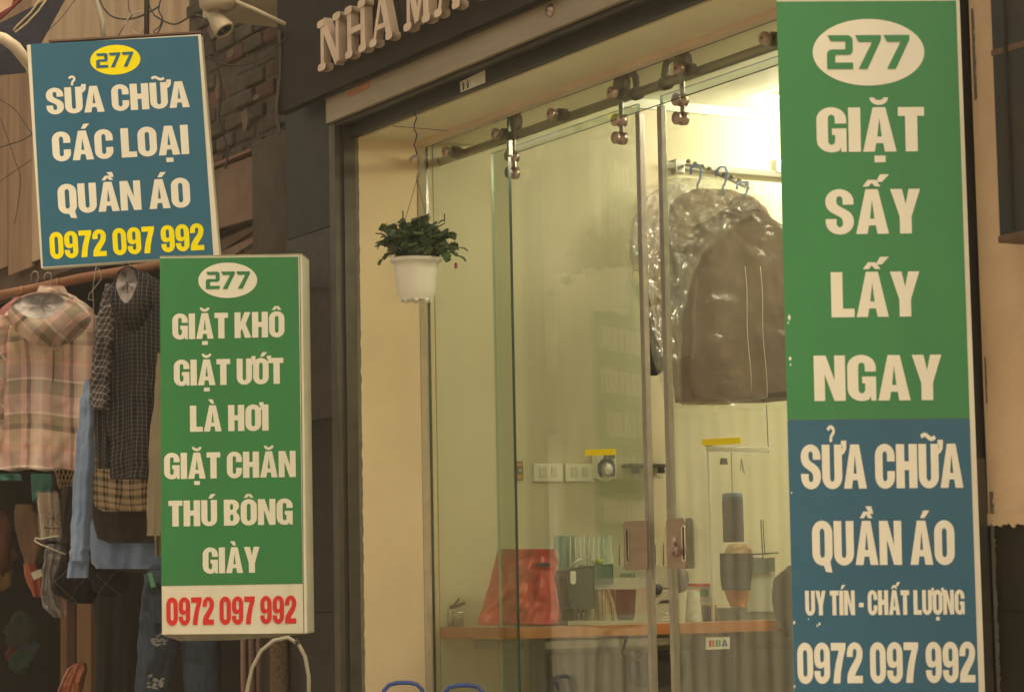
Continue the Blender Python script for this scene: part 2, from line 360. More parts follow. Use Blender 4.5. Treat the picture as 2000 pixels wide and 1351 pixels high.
M['granite_r'] = mat('red_black_granite', (.045,.032,.023), .4, scale=14, c2=(.014,.012,.009), spec=.25, bump=.02)
M['fascia'] = mat('dark_fascia', (.026,.018,.011), .6, scale=5, c2=(.016,.012,.009), spec=.15)
M['band'] = mat('bronze_metal', (.36,.29,.19), .45, .35, scale=5, c2=(.27,.21,.14), stretch=(.4,6,6), ramp=(.3,.7))
M['black_metal'] = mat('black_metal', (.03,.026,.022), .5, .2)
M['steel'] = mat('brushed_steel', (.42,.40,.37), .32, .9, var=.08, scale=20)
M['steel_dark'] = mat('grey_steel', (.10,.085,.068), .45, .6, scale=12)
M['chrome'] = mat('chrome', (.60,.57,.53), .18, 1.0, var=.03)
M['bolt'] = mat('satin_bolt', (.48,.36,.31), .3, .85, var=.05)
M['rail'] = mat('rail_steel', (.30,.27,.22), .38, .75, var=.06)
M['edge'] = mat('glass_edge', (.02,.055,.042), .15, var=.1)
M['edge_pale'] = mat('pale_glass_edge', (.25,.36,.27), .2, var=.1)
M['glass'] = glass_mat('clear_glass', (.925,.965,.915), dust=.016)
M['glass_door'] = glass_mat('door_glass', (.925,.96,.92), dust=.026, r0=.06)
M['channel'] = mat('letter_face', (.72,.55,.41), .5, scale=6, c2=(.60,.45,.33))
M['letter_side'] = mat('letter_side', (.42,.31,.22), .6, scale=6, var=.1)
M['cream_pvc'] = mat('cream_vinyl', (.74,.72,.60), .5, scale=5, c2=(.60,.55,.41), stretch=(1,1,.4), bump=.08, bscale=14, ramp=(.3,.7))
M['print_cream'] = mat('cream_print', (.76,.74,.62), .5, scale=3, var=.03)
M['blue'] = mat('blue_vinyl', (.002,.124,.215), .42, scale=3.0, c2=(.004,.100,.172), stretch=(1,1,.3), bump=.05, bscale=12, ramp=(.3,.7))
M['green'] = mat('green_vinyl', (.010,.225,.070), .42, scale=3.0, c2=(.012,.180,.062), stretch=(1,1,.3), bump=.05, bscale=12, ramp=(.3,.7))
M['yellow'] = mat('yellow_print', (.86,.74,.012), .5, var=.02)
M['red'] = mat('red_print', (.72,.022,.02), .5, var=.03)
M['rust'] = mat('rusty_frame', (.16,.09,.06), .8, scale=30)
M['tape'] = mat('yellow_tape', (.95,.74,.01), .5, var=.05)
M['wire'] = mat('dark_wire', (.03,.027,.024), .6)
M['wire_pale'] = mat('pale_cable', (.42,.38,.29), .6, var=.08)
M['hangwire'] = mat('steel_wire', (.45,.42,.38), .35, .7)
M['white_pl'] = mat('white_plastic', (.74,.70,.58), .38, scale=5, var=.03)
M['pot'] = mat('pot_plastic', (.84,.80,.68), .42, scale=4, var=.03)
M['blue_pl'] = mat('blue_plastic', (.03,.09,.34), .35, var=.06)
M['hang_blue'] = mat('blue_hanger', (.03,.16,.42), .4, var=.05)
M['wood_or'] = mat('orange_veneer', (.42,.15,.045), .4, scale=5, c2=(.34,.11,.03), stretch=(6,1,6))
M['desk_top'] = mat('desk_laminate', (.45,.38,.28), .4, scale=5, var=.08)
M['dark_cloth'] = mat('dark_cloth', (.035,.032,.032), .95, sheen=.1, bump=.2)
M['film'] = film_mat('garment_film', dens=.02, gloss=.03)
M['film3'] = film_mat('crumpled_film', dens=.12, gloss=.13)
M['film2'] = film_mat('garment_film_dense', dens=.06, gloss=.13)

def pane(name, x0, x1, y, z0, z1, gm, em, parent, t=.010):
    mb = MB(); mb.box(x0, x1, y, y+t, z0, z1, 1); mb.mi[0] = 0; mb.mi[1] = 0
    return part(name, mb, [gm, em], parent)

# ------------------------------------------------------------------ ground
gmb = MB(); gmb.face([(-55,-3.2,0),(35,-3.2,0),(35,3.0,0),(-55,3.0,0)])
struct('street', gmb, M['asphalt'])
gmb = MB(); gmb.face([(-55,-45,-.02),(35,-45,-.02),(35,45,-.02),(-55,45,-.02)])
struct('ground', gmb, M['paving'])
gmb = MB().box(-30, 20, 3.0, 3.47, -.01, .13)
struct('pavement', gmb, M['paving'])
# ------------------------------------------------------------------ the shop front
YF = 3.47; XL = -7.35; XR = -4.2; ZS = 2.94; YG = 3.80; YD = 3.86; FL = .5
zb0 = on(663,235,'y',3.45).z; zb1 = on(660,187,'y',3.45).z
shop = thing('shop_building', 'laundry shop front with cream reveal, dark tiled pillar and bronze strip over its glass doors', 'shop', (-5.8,3.6,0))
part('step', MB().box(XL, XR, 3.42, 3.95, 0, FL-.004), M['paving'], shop)
# side reveal and party wall
part('reveal_wall', MB().box(-7.47, XL, 3.525, YG+.001, .13, ZS+.02), M['plaster'], shop)
part('wall_end', MB().box(-7.47, XL-.004, YG+.001, 3.83, FL, ZS+.01), M['plaster'], shop)
# plastered corner roll where the reveal meets the guide channel (uneven hand-painted edge)
mb = MB(); n = 220; L = []; ED = [.0035*mnoise.noise(Vector((k*.35,0,0)))+.002*mnoise.noise(Vector((k*1.1,3,0))) for k in range(n+1)]
for k in range(n+1):
    z = .5+(ZS-.5)*k/n; L.append(z)
for k in range(n):
    e0 = 0.0; e1 = 0.0
    mb.face([(XL+.0015,3.527,L[k]),(XL+.0015,3.543+ED[k],L[k]),(XL+.0015,3.543+ED[k+1],L[k+1]),(XL+.0015,3.527,L[k+1])])
part('paint_edge', mb, mat('grey_undercoat', (.20,.17,.13), .8, scale=20), shop)
# shutter guide channel: two lips and a dark groove
gm = M['steel_dark']
ch = part('guide_channel', MB().box(-7.405, -7.350, 3.47, 3.525, .13, zb0+.01), M['black_metal'], shop)
part('channel_lip', MB().box(-7.392, -7.346, 3.452, 3.470, .13, zb0), gm, ch)
part('channel_lip', MB().box(-7.352, -7.343, 3.485, 3.527, .13, zb0), gm, ch)
ch = part('guide_channel', MB().box(XR, -4.087, 3.44, 3.53, .13, zb0+.01), M['black_metal'], shop)
zr = on(1950,1020,'y',YF).z
part('channel_lip', MB().box(-4.089, -4.072, 3.44, 3.468, .13, zr+.14), gm, ch)
part('wall_right_reveal', MB().box(XR-.001, -4.05, 3.53, 3.9, FL, ZS), M['plaster'], shop)
# pillar with granite tiles
pil = part('pillar', MB().box(-7.80, -7.405, 3.485, 3.60, 0, 4.4), M['grout'], shop)
z = .13; k = 0
rows_z = [.13, .66, 1.318, 1.975, 2.632, 3.29, 3.95]
for k in range(len(rows_z)-1):
    a, b = rows_z[k]+.0015, rows_z[k+1]-.0015
    jit = random.uniform(-.001,.001)
    t_ = part('granite_tile', MB().box(-7.80, -7.408, YF+jit, 3.486, a, b), M['granite_r' if k in (3,) else 'granite'], pil, bevel=.001)
# lintel / soffit
part('lintel', MB().box(-7.47, -4.05, 3.535, 4.0, ZS, 3.6), M['soffit'], shop)
part('soffit_panel', MB().box(XL+.001, XR, 3.56, 3.765, ZS-.006, ZS), M['soffit'], shop)
part('soffit_strip', MB().box(XL+.001, XR, 3.765, YG+.002, ZS-.022, ZS), M['soffit_strip'], shop)
part('soffit_joint', MB().box(-7.12, -7.116, 3.56, 3.765, ZS-.0075, ZS-.006), M['grout'], shop)
# bronze strip, roller shutter slot
part('bronze_strip', MB().box(-7.375, -3.2, 3.435, 3.452, zb0, zb1), M['band'], shop, bevel=.002)
part('strip_end', MB().box(-7.392, -7.376, 3.44, 3.468, zb0, zb1), gm, shop)
sl = part('shutter_bar', MB().box(-7.345, -3.2, 3.470, 3.505, zb0-.005, zb0+.05), M['black_metal'], shop)
part('shutter_lip', MB().box(-7.345, -3.2, 3.455, 3.468, zb0-.012, zb0-.002), gm, shop)
part('shutter_bottom_rail', MB().box(-7.345, -3.2, 3.508, 3.533, ZS-.012, ZS+.06), M['black_metal'], shop)
# fascia board carrying the letters
part('fascia_board', MB().box(-7.70, -3.2, 3.40, 3.434, zb1+.002, 4.4), M['fascia'], shop)
part('fascia_trim', MB().box(-7.375, -3.2, 3.425, 3.436, zb1-.004, zb1+.006), gm, shop)
part('upper_wall', MB().box(-7.80, -3.0, 3.61, 3.9, 3.6, 6.5), M['plaster_pink'], shop)
# right hand plaster pier
mb = MB(); mb.box(-4.071, -2.2, YF, 3.9, zr, 6.0)
part('plaster_pier', mb, M['plaster_pink'], shop)
mb = MB(); prev = None; n = 26
RE = [.006+.010*mnoise.noise(Vector((k*.4,9,0)))+.006*mnoise.noise(Vector((k*1.3,5,0))) for k in range(141)]
for k in range(140):      # ragged plaster edge over the tiles
    x0 = -4.071+k*.006
    mb.face([(x0,YF-.003,zr-RE[k]),(x0+.006,YF-.003,zr-RE[k+1]),(x0+.006,YF-.003,zr+.02),(x0,YF-.003,zr+.02)]); mb.face([(x0,YF-.003,zr-RE[k]),(x0,YF+.010,zr-RE[k]),(x0+.006,YF+.010,zr-RE[k+1]),(x0+.006,YF-.003,zr-RE[k+1])])
part('ragged_edge', mb, M['plaster_pink'], shop)
rp = part('tiled_base', MB().box(-4.071, -2.2, YF+.012, 3.9, 0, zr-.0005), M['grout'], shop)
z1_ = zr-.002
for (xa, xb) in ((-4.068,-3.47),(-3.467,-2.87),(-2.867,-2.27)):
    for (za, zc) in ((on(1960,1193,'y',YF).z+.002, z1_),(.66,on(1960,1193,'y',YF).z-.001),(.13,.657)):
        part('granite_tile', MB().box(xa, xb, YF+.002, YF+.012, za, zc), M['granite'], rp)
# grey mortar smears beside the banner
for (px, y0, y1, wd) in ((1890,20,200,.012),(1908,700,790,.007),(1925,960,1350,.016)):
    mb = MB(); n = 70; P = []
    for k in range(n+1):
        p = on(px, y0+(y1-y0)*k/n, 'y', YF-.0015); P.append((p, wd*(.5+.5*abs(mnoise.noise(Vector((k*.5,px,0)))) +.35*random.random())))
    for k in range(n):
        (p, a), (q, b) = P[k], P[k+1]
        p.x = q.x = -4.066 + .003
        mb.face([(p.x,p.y,p.z),(p.x+a,p.y,p.z),(q.x+b,q.y,q.z),(q.x,q.y,q.z)])
    part('mortar_smear', mb, mat('mortar', (.17,.15,.12), .9, scale=30), shop)
# interior shell
room = thing('shop_room', 'shop interior behind the glass doors, greenish lamp and glass tint put into its walls', 'room', (-5.8,6,FL))
part('side_wall', MB().box(-7.45, XL, 3.831, 8.2, FL, 3.7), M['wall_in'], room)
part('back_wall', MB().box(-7.35, -4.0, 8.0, 8.2, FL, 3.7), M['wall_in'], room)
part('far_wall', MB().box(-4.05, -3.9, 3.91, 8.0, FL, 3.7), M['wall_in'], room)
part('ceiling', MB().box(XL, -4.05, 4.0, 8.0, 3.16, 3.3), M['ceil_in'], room)
part('cove', MB().box(XL, XL+.02, 4.002, 7.99, 3.125, 3.16), M['ceil_in'], room)
part('floor', MB().box(XL, -4.05, 3.9, 8.0, FL-.1, FL), M['paving'], room)
# ------------------------------------------------------------------ lamp tubes on the ceiling (rear one read from its glow, front one added as fill)
def tube_lamp(x, y0, y1, label, s):
    t = thing('ceiling_lamp', label, 'lamp', (x,(y0+y1)/2,3.16), 'fluorescent lamps on the shop ceiling')
    part('lamp_housing', MB().box(x-.03, x+.03, y0-.03, y1+.03, 3.125, 3.16), M['white_pl'], t)
    em = bpy.data.materials.get('lamp_tube') or bpy.data.materials.new('lamp_tube'); em.use_nodes = True
    nt = em.node_tree; b = nt.nodes['Principled BSDF'] if 'Principled BSDF' in nt.nodes else None
    if b: b.inputs['Emission Color'].default_value = (.93,1,1,1); b.inputs['Emission Strength'].default_value = s
    part('tube', MB().tube([(x,y0,3.07),(x,y1,3.07)], .014, 10), em, t)
tube_lamp(-7.02, 5.13, 6.3, 'lit fluorescent lamp just behind the top of the tall banner', 400)
tube_lamp(-5.5, 4.35, 5.5, 'added fluorescent fill lamp for the garment fronts, out of view behind the banner', 80)

# ------------------------------------------------------------------ glass front
xa = on(1000,700,'y',YG).x
zt = on(1311,196,'y',YG).z
fp = thing('fixed_glass_panel', 'tall fixed glass panel beside the cream reveal wall, left of the sliding doors', 'glass panel', ((XL+xa)/2,YG,FL))
pane('glass_pane', XL+.004, xa, YG, FL, ZS-.022, M['glass'], M['edge'], fp)
part('corner_bead', MB().box(XL+.0005, XL+.0035, YG-.030, YG-.002, FL, ZS-.022), mat('white_silicone', (.52,.43,.29), .9), fp)
tp = thing('glass_transom', 'long glass strip over the sliding doors under the soffit', 'glass panel', (-5.9,YG,zt))
pane('glass_pane', xa+.004, XR, YG, zt, ZS-.022, M['glass'], M['edge'], tp)
part('joint_clip', MB().box(xa-.004, xa+.008, YG-.003, YG+.014, zt-.004, zt+.05), M['steel'], tp, bevel=.002)
zd = on(1167,229,'y',YD).z
xd0, xd1 = on(964,600,'y',YD).x, on(1254,600,'y',YD).x
xe0 = on(1299,600,'y',YD).x
zrail = on(1175,206,'y',YD).z
def slider(label, x0, x1, strip_x, hangers, slot_side):
    t = thing('sliding_glass_door', label, 'glass door', ((x0+x1)/2,YD,FL), 'frameless sliding glass doors')
    pane('glass_pane', x0, x1, YD, FL+.01, zd, M['glass_door'], M['edge_pale'], t)
    part('edge_strip', MB().box(strip_x-.011, strip_x+.011, YD-.005, YD+.016, FL+.01, zd-.03), M['steel'], t, bevel=.003)
    for hx in hangers:
        s = part('hanger_strap', MB().box(hx-.010, hx+.010, YD-.016, YD-.010, zd-.115, zrail+.035), M['steel'], t, bevel=.002)
        part('roller', MB().lathe((hx,YD-.022,zrail+.038),(0,1,0),[(0,0),(.030,0),(.033,.003),(.033,.008),(.026,.014),(.033,.02),(.033,.026),(0,.026)],24), M['steel_dark'], s)
        for dz in (.040, .095):
            part('clamp_disc', MB().lathe((hx,YD-.042,zd-dz),(0,1,0),[(0,0),(.016,0),(.019,.003),(.019,.012),(.012,.013),(.012,.02),(.02,.022),(.02,.04),(0,.04)],24), M['bolt'], s)
    return t
hx1, hx2, hx3 = on(1209,200,'y',YD-.02).x, on(1329,200,'y',YD-.02).x, on(1001,330,'y',YD-.02).x
dl = slider('left sliding glass door between the fixed panel and the open gap', xd0, xd1, xd1+.004, (hx3,hx1), 0)
dr = slider('right sliding glass door partly hidden behind the tall banner', xe0, xe0+.92, xe0-.002, (hx2,), 1)
def rrect3(c, w_, h_, r, y):
    return [(c[0]+x, y, c[1]+z) for x, z in rr(-w_/2,-h_/2,w_/2,h_/2,r,r)]
def handle(door, pxs, slot_px, ya, lock=False, inner=False):
    p0, p1 = on(pxs[0], pxs[1], 'y', ya), on(pxs[2], pxs[3], 'y', ya)
    c = ((p0.x+p1.x)/2, (p0.z+p1.z)/2); w_, h_ = abs(p1.x-p0.x), abs(p0.z-p1.z)
    hm = mat('brushed_pink_steel', (.44,.33,.26), .4, .7, scale=6, c2=(.38,.28,.22), stretch=(1,1,8))
    h = part('handle_plate', MB().prism(rrect3(c, w_, h_, .012, ya), (0,-.004,0)), hm, door, bevel=.001)
    s = on(slot_px, (pxs[1]+pxs[3])/2, 'y', ya-.006)
    lo = rr(-.010,-h_*.36,.010,h_*.36,.010,.010); li = rr(-.005,-h_*.33,.005,h_*.33,.005,.005)
    mb = MB(); ring_pts = [[(s.x+x,ya-.0065,c[1]+z) for x, z in l] for l in (lo, li)]
    fl = [q for l in ring_pts for q in l]; i = len(mb.v); mb.v += [Vector(q) for q in fl]
    for t_ in tessellate_polygon([[Vector(q) for q in l] for l in ring_pts]): mb.f.append(tuple(i+a for a in t_)); mb.mi.append(0); mb.sm.append(False)
    n_ = len(lo)
    for a in range(n_):
        b = (a+1) % n_; mb.face([(s.x+lo[a][0],ya-.0065,c[1]+lo[a][1]),(s.x+lo[b][0],ya-.0065,c[1]+lo[b][1]),(s.x+lo[b][0],ya-.004,c[1]+lo[b][1]),(s.x+lo[a][0],ya-.004,c[1]+lo[a][1])])
    part('grip_rim', mb, M['chrome'], h)
    part('grip_recess', MB().prism([(s.x+x,ya-.0045,c[1]+z) for x, z in li], (0,-.0005,0)), M['steel_dark'], h)
    if lock:
        q = on(1323,1076,'y',ya-.004)
        part('lock_knob', MB().lathe((q.x,q.y,q.z),(0,-1,0),[(.017,0),(.016,.012),(.012,.014),(.012,.026),(.009,.028),(0,.028)],20).box(q.x-.018,q.x-.004,q.y-.010,q.y,q.z-.012,q.z+.028), M['bolt'], h, bevel=.001)
        q = on(1317,1053,'y',ya-.0045); part('price_dot', MB().box(q.x-.008,q.x+.008,q.y-.001,q.y,q.z-.006,q.z+.006), M['cream_pvc'], h)
handle(dl, (1219,1018,1267,1112), 1225, YD-.006)
handle(dr, (1303,1013,1342,1110), 1335, YD-.006, lock=True)
for door, pxa in ((dl,(1228,1020,1276,1112)),(dr,(1318,1013,1356,1110))):
    ya = YD+.05; p0, p1 = on(pxa[0], pxa[1], 'y', ya), on(pxa[2], pxa[3], 'y', ya)
    part('inner_handle_plate', MB().prism(rrect3(((p0.x+p1.x)/2,(p0.z+p1.z)/2), abs(p1.x-p0.x), abs(p0.z-p1.z), .012, ya), (0,.004,0)), M['steel'], door)
# rail with standoffs
rl = thing('door_rail', 'round steel rail carrying the sliding glass doors', 'rail', (-5.8,YD,zrail))
part('rail_tube', MB().tube([(XL+.002,YD+.002,zrail),(XR,YD+.002,zrail)], .0155, 14), M['rail'], rl)
for px in (868, 965, 1074, 1192, 1322, 1490):
    x = on(px, 325-.348*(px-830), 'y', YG-.02).x
    b = part('standoff', MB().lathe((x,YG-.024,zrail),(0,1,0),[(0,0),(.013,0),(.018,.003),(.018,.016),(.014,.018),(.014,.024)],24), M['bolt'], rl)
    part('standoff_shaft', MB().lathe((x,YG+.012,zrail),(0,1,0),[(0,0),(.021,0),(.021,.026),(.013,.030),(.013,.055)],20), M['steel_dark'], b)
    part('screw_slot', MB().lathe((x,YG-.0248,zrail),(0,1,0),[(0,0),(.004,0),(.004,.0008)],8), M['black_metal'], b)
for px, s in ((1243,1),(1300,-1)):
    x = on(px, 175, 'y', YD).x
    part('door_stop', MB().tube([(x+s*.004,YD,zrail-.012),(x+s*.003,YD,zrail+.02),(x-s*.004,YD,zrail+.05),(x-s*.022,YD,zrail+.068),(x-s*.034,YD,zrail+.066)], .0115, 10), M['steel_dark'], rl)
    part('stop_clamp', MB().lathe((x-.014,YD+.002,zrail),(1,0,0),[(.016,0),(.021,0),(.021,.028),(.016,.028)],20), M['steel_dark'], rl)
p = on(1420,862,'y',YG-.002)
def tape(pa, pb, h, label):
    a, b = on(*pa,'y',YG-.001) if pa[0] < 990 else on(*pa,'y',YD-.001), on(*pb,'y',YD-.001)
    solo('tape_strip', MB().slab([a,b,b+Vector((0,0,h)),a+Vector((0,0,h))],(0,-.0008,0)), M['tape'], label, 'tape')
tape((1143,890), (1203,888), .019, 'short yellow tape strip on the left glass door by the round timer')
tape((1372,870), (1447,866), .018, 'longer yellow tape strip on the right glass door')

# ------------------------------------------------------------------ raised letters NHÀ MAY
YLt = 3.372
zl = on(623,141,'y',YLt).z; HL = .172
nm = thing('shop_name_letters', 'raised beige serif letters NHÀ MAY on the dark board over the doors', 'lettering', (on(800,60,'y',YLt).x, YLt, zl))
def stem(x0, z0, x1, z1, w_, W0, sx, deep):
    """slightly waisted bar with bulb ends, as a solid"""
    pts = []
    dx, dz = x1-x0, z1-z0; l = math.hypot(dx, dz); ux, uz = dx/l, dz/l; nx, nz = -uz, ux
    return [(x0+nx*w_/2, z0+nz*w_/2),(x1+nx*w_/2, z1+nz*w_/2),(x1-nx*w_/2, z1-nz*w_/2),(x0-nx*w_/2, z0-nz*w_/2)]
def bulb(cx, cz, a=.17, b=.075): return [(cx+a*math.copysign(abs(math.cos(t))**.6,math.cos(t)), cz+b*math.copysign(abs(math.sin(t))**.7,math.sin(t))) for t in [2*math.pi*k/20 for k in range(20)]]
SER = {
 'N': ([((.17,.04),(.17,.96),.13),((.20,.97),(.82,.05),.20),((.84,.05),(.84,.96),.12)], [(.17,.07),(.16,.93),(.84,.93)]),
 'H': ([((.20,.04),(.20,.96),.19),((.82,.04),(.82,.96),.19),((.2,.5),(.8,.5),.12)], [(.20,.07),(.20,.93),(.82,.07),(.82,.93)]),
 'A': ([((.14,.05),(.50,.97),.11),((.86,.05),(.50,.97),.22),((.25,.32),(.75,.32),.10)], [(.14,.07),(.86,.07)]),
 'M': ([((.15,.04),(.17,.96),.12),((.20,.95),(.5,.1),.19),((.5,.1),(.82,.95),.11),((.86,.04),(.84,.96),.20)], [(.15,.07),(.14,.93),(.87,.07),(.87,.93)]),
 'Y': ([((.5,.04),(.5,.5),.20),((.5,.46),(.14,.95),.19),((.5,.46),(.86,.95),.12)], [(.5,.07),(.14,.93),(.86,.93)])}
cols_ = [('N',622,668),('H',674,718),('A',724,768),('M',790,842),('A',850,900),('Y',908,960)]
for i_, (c, a, b) in enumerate(cols_):
    xa_, xb_ = on(a,141-.42*(a-623),'y',YLt).x, on(b,141-.43*(b-623),'y',YLt).x; W_ = (xb_-xa_)*.98
    st, bl = SER[c]; mb = MB(); e = 0
    def T(x, z, e): return (xa_+x*W_, YLt-e, zl+z*HL)
    for (p_, q_, wd) in st:
        lp = stem(p_[0],p_[1]*HL/W_,q_[0],q_[1]*HL/W_,wd,0,0,0)
        mb.prism([(xa_+x*W_, YLt-e, zl+z*W_) for x, z in lp], (0,.030+e,0), 0, 1); e += .0008
    for (cx, cz) in bl:
        mb.prism([T(x, z, e) for x, z in bulb(cx, cz, .155 if c in 'MA' else .17)], (0,.030+e,0), 0, 1, smooth=True); e += .0006
    o = part('letter', mb, [M['channel'], M['letter_side']], nm)
    if i_ == 2: part('grave_accent', MB().prism([T(.25,1.32,0),(T(.45,1.32,0)),T(.62,1.08,0),T(.5,1.08,0)],(0,.03,0),0,1), [M['channel'], M['letter_side']], o)
# small things on the strip over the door
a = on(680,192,'y',3.434); b = on(722,172,'y',3.434)
solo('orange_sticker', MB().slab([a,(b.x,b.y,a.z+.006),(b.x,b.y,a.z+.028),(a.x,a.y,a.z+.022)],(0,-.0008,0)), mat('faded_orange', (.48,.16,.06), .6, scale=40, c2=(.3,.16,.09)), 'faded orange sticker at the left end of the bronze strip', 'sticker')
a = on(1074,21,'y',3.434)
kb = thing('keyhole_cap', 'small round steel lock cap on the bronze strip near the top edge', 'lock', a)
part('cap', MB().lathe(a,(0,-1,0),[(.020,0),(.019,.004),(.013,.005),(.012,.009),(0,.010)],20), M['bolt'], kb)
part('keyway', MB().lathe(a+Vector((0,-.0105,0)),(0,-1,0),[(.005,0),(0,.0005)],8), M['black_metal'], kb)
a = on(900,160,'y',3.507); b = on(948,143,'y',3.507); 
pl_ = thing('paper_label', 'small white label with black pen marks on the dark shutter rail', 'label', a)
zq = ZS-.008
part('paper', MB().slab([(a.x,3.5065,zq),(b.x,3.5065,zq),(b.x,3.5065,zq+.040),(a.x-.004,3.5065,zq+.034)],(0,-.001,0)), M['cream_pvc'], pl_)
mk = MB()
for (o_, hh) in ((.016,.024),(.022,.028),(.045,.022),(.051,.03)):
    mk.tube([(a.x+o_,3.505,zq+.004),(a.x+o_+.004,3.505,zq+hh*.5),(a.x+o_-.003,3.505,zq+hh)], .0016, 5)
part('pen_mark', mk, M['wire'], pl_)
# ------------------------------------------------------------------ sign boxes
def sign_frame(name, label, cat, c_px, dep, yaw, group=None):
    p0 = atd(c_px[0], c_px[1], dep); n = facing(yaw); n = n.normalized()
    return p0, n
def back_mirror(ctr, n, thick, h=None):
    h = (h or n.cross(Vector((0,0,1)))).normalized()
    def f(p):
        d = (p-ctr).dot(h); return p - h*(2*d) - n*thick
    return f
def quad(pts, pl, lift=0): return [onp(x, y, *pl)+pl[1]*lift for x, y in pts]

# ---- blue box sign
p0 = atd(238, 295, 8.22); n = facing(-3).normalized(); PL = (p0, n); TH = .045
bs = thing('blue_sign', 'tilted blue sign box with yellow 277 oval and yellow phone number', 'sign', onp(250,510,*PL))
out = [(80,524),(428,498),(392,67),(52,88)]; inn = [(84,521),(417,498.5),(387,70.5),(60,86.5)]
part('box_frame', MB().slab(quad(out,PL), -n*TH), M['cream_pvc'], bs, bevel=.002)
part('face_panel', MB().slab(quad(inn,PL,.0012), -n*.0011), M['blue'], bs)
e1, e2 = onp(95,82,*PL), onp(392,64.5,*PL)
part('top_rail', MB().slab([e1+n*.002, e2+n*.002, e2+n*.002+Vector((0,0,.006)), e1+n*.002+Vector((0,0,.006))], -n*TH), M['rust'], bs)
def lines(root, PL, rows, up, ctr=None, th=0, back=False, h=None):
    mir = back_mirror(ctr, PL[1], th, h) if back else None
    for row in rows:
        kind = row[0]; mb = MB(); m_ = row[1]
        if kind == 'oval': oval_px(mb, row[2], row[3], row[4], row[5], PL, .0022 if not back else .0012, mirror=mir); nm_ = 'oval_badge'
        else:
            text_px(mb, row[2], row[3], row[4], row[5], up, PL, (.0022 if row[6:] == () else .0034) if not back else (.0012 if row[6:] == () else .0024), mirror=mir); nm_ = 'lettering'
        part(nm_, mb, m_, root)
blue_rows = [('oval', M['yellow'], (225.5,117.5), 49, 29, -.05),
 ('t', M['blue'], 'abb', (189,134), (262,130), 28.5, 1),
 ('t', M['print_cream'], 'SỬA CHỮA', (92,224.5), (371,209.5), 51),
 ('t', M['print_cream'], 'CÁC LOẠI', (104,316), (370,301), 57),
 ('t', M['print_cream'], 'QUẦN ÁO', (115,418.5), (373,404.5), 57.5),
 ('t', M['yellow'], '0972 097 992', (99,506.5), (400,488), 52)]
lines(bs, PL, blue_rows, (-.060,-1), None)
cb = onp(240,296,*PL)
hb = onp(416,498.5,*PL)-onp(84,521,*PL); mbk = back_mirror(cb, n, TH, hb)
part('back_panel', MB().slab([q-n*(TH+.0002) for q in quad(inn,PL)], -n*.001), M['blue'], bs)
lines(bs, PL, blue_rows, (-.060,-1), cb, TH, back=True, h=hb)
# hanging wires and bracket
for (x0, y0, x1, y1) in ((232,72,258,28),(290,68,284,-20)):
    pass
br = part('bracket', MB().box(0,0,0,0,0,0) if False else MB().tube([onp(284,68,*PL)-n*.02, onp(286,66,*PL)-n*.02+Vector((.0,.0,.35))], .010, 8), M['steel_dark'], bs)

# ---- green box sign
p0 = atd(450, 870, 8.0); n = facing(-5).normalized(); PL2 = (p0, n); TH2 = .14
gs = thing('green_sign', 'white edged green sign box listing washing services above a red phone number', 'sign', onp(460,1238,*PL2))
out = [(316,1239),(600,1236.5),(590,498),(312,502)]
part('box_frame', MB().slab(quad(out,PL2), -n*TH2), M['cream_pvc'], gs, bevel=.002)
part('face_panel', MB().slab(quad([(315.3,1143.5),(591,1139),(582.5,501.5),(312.6,504.5)],PL2,.0012), -n*.0011), M['green'], gs)
part('vinyl_seam', MB().slab(quad([(593,1236),(594.2,1236),(586.2,501),(585,501)],PL2,.0010), -n*.0009), M['steel_dark'], gs)
e = quad([(312,502.5),(590,498.5),(590,495.5),(312,500)],PL2,.001)
part('vinyl_fold', MB().slab(e, -n*TH2), mat('dirty_vinyl', (.42,.40,.28), .6, scale=14, c2=(.28,.24,.16)), gs)
# creased lower flap
fl = MB(); a = quad([(316,1239.5),(450,1238.5),(600,1236.8)],PL2,-.002); bq = quad([(345,1252),(455,1250),(598,1238)],PL2,-.05)
for k in range(2): fl.face([a[k],a[k+1],bq[k+1],bq[k]])
fl.face([bq[0],bq[1],bq[2],a[2]-n*TH2,a[0]-n*TH2])
part('loose_flap', fl, MATS['dirty_vinyl'], gs)
W_ = M['print_cream']
grows = [('oval', W_, (445,547.5), 57.5, 34.5, -.01), ('t', M['green'], 'abb', (402.5,565), (489,564), 34, 1),
 ('t', W_, 'GIẶT KHÔ', (337,663), (556,658), 50), ('t', W_, 'GIẶT ƯỚT', (340,753.5), (554,749), 50.5),
 ('t', W_, 'LÀ HƠI', (371.5,843), (525,840.5), 51), ('t', W_, 'GIẶT CHĂN', (321,935.5), (578,931), 51),
 ('t', W_, 'THÚ BÔNG', (329.5,1028), (572,1023.5), 50.5), ('t', W_, 'GIÀY', (396.5,1119.5), (507.5,1117.5), 50.5),
 ('t', M['red'], '0972 097 992', (325.5,1220.5), (579.5,1216.5), 54)]
lines(gs, PL2, grows, (-.009,-1))
cg = onp(450,870,*PL2); mg = back_mirror(cg, n, TH2)
part('back_panel', MB().slab([mg(q)-n*.0002 for q in quad([(315.3,1143.5),(591,1139),(582.5,501.5),(312.6,504.5)],PL2)], -n*.001), M['green'], gs)
lines(gs, PL2, grows, (-.009,-1), cg, TH2, back=True)
e = onp(600,800,*PL2)-n*.06
for zz in (1.95, 2.45): part('wall_arm', MB().tube([(e.x-.03,e.y-.10,zz),(-7.72,3.48,zz)], .010, 8), M['steel_dark'], gs)

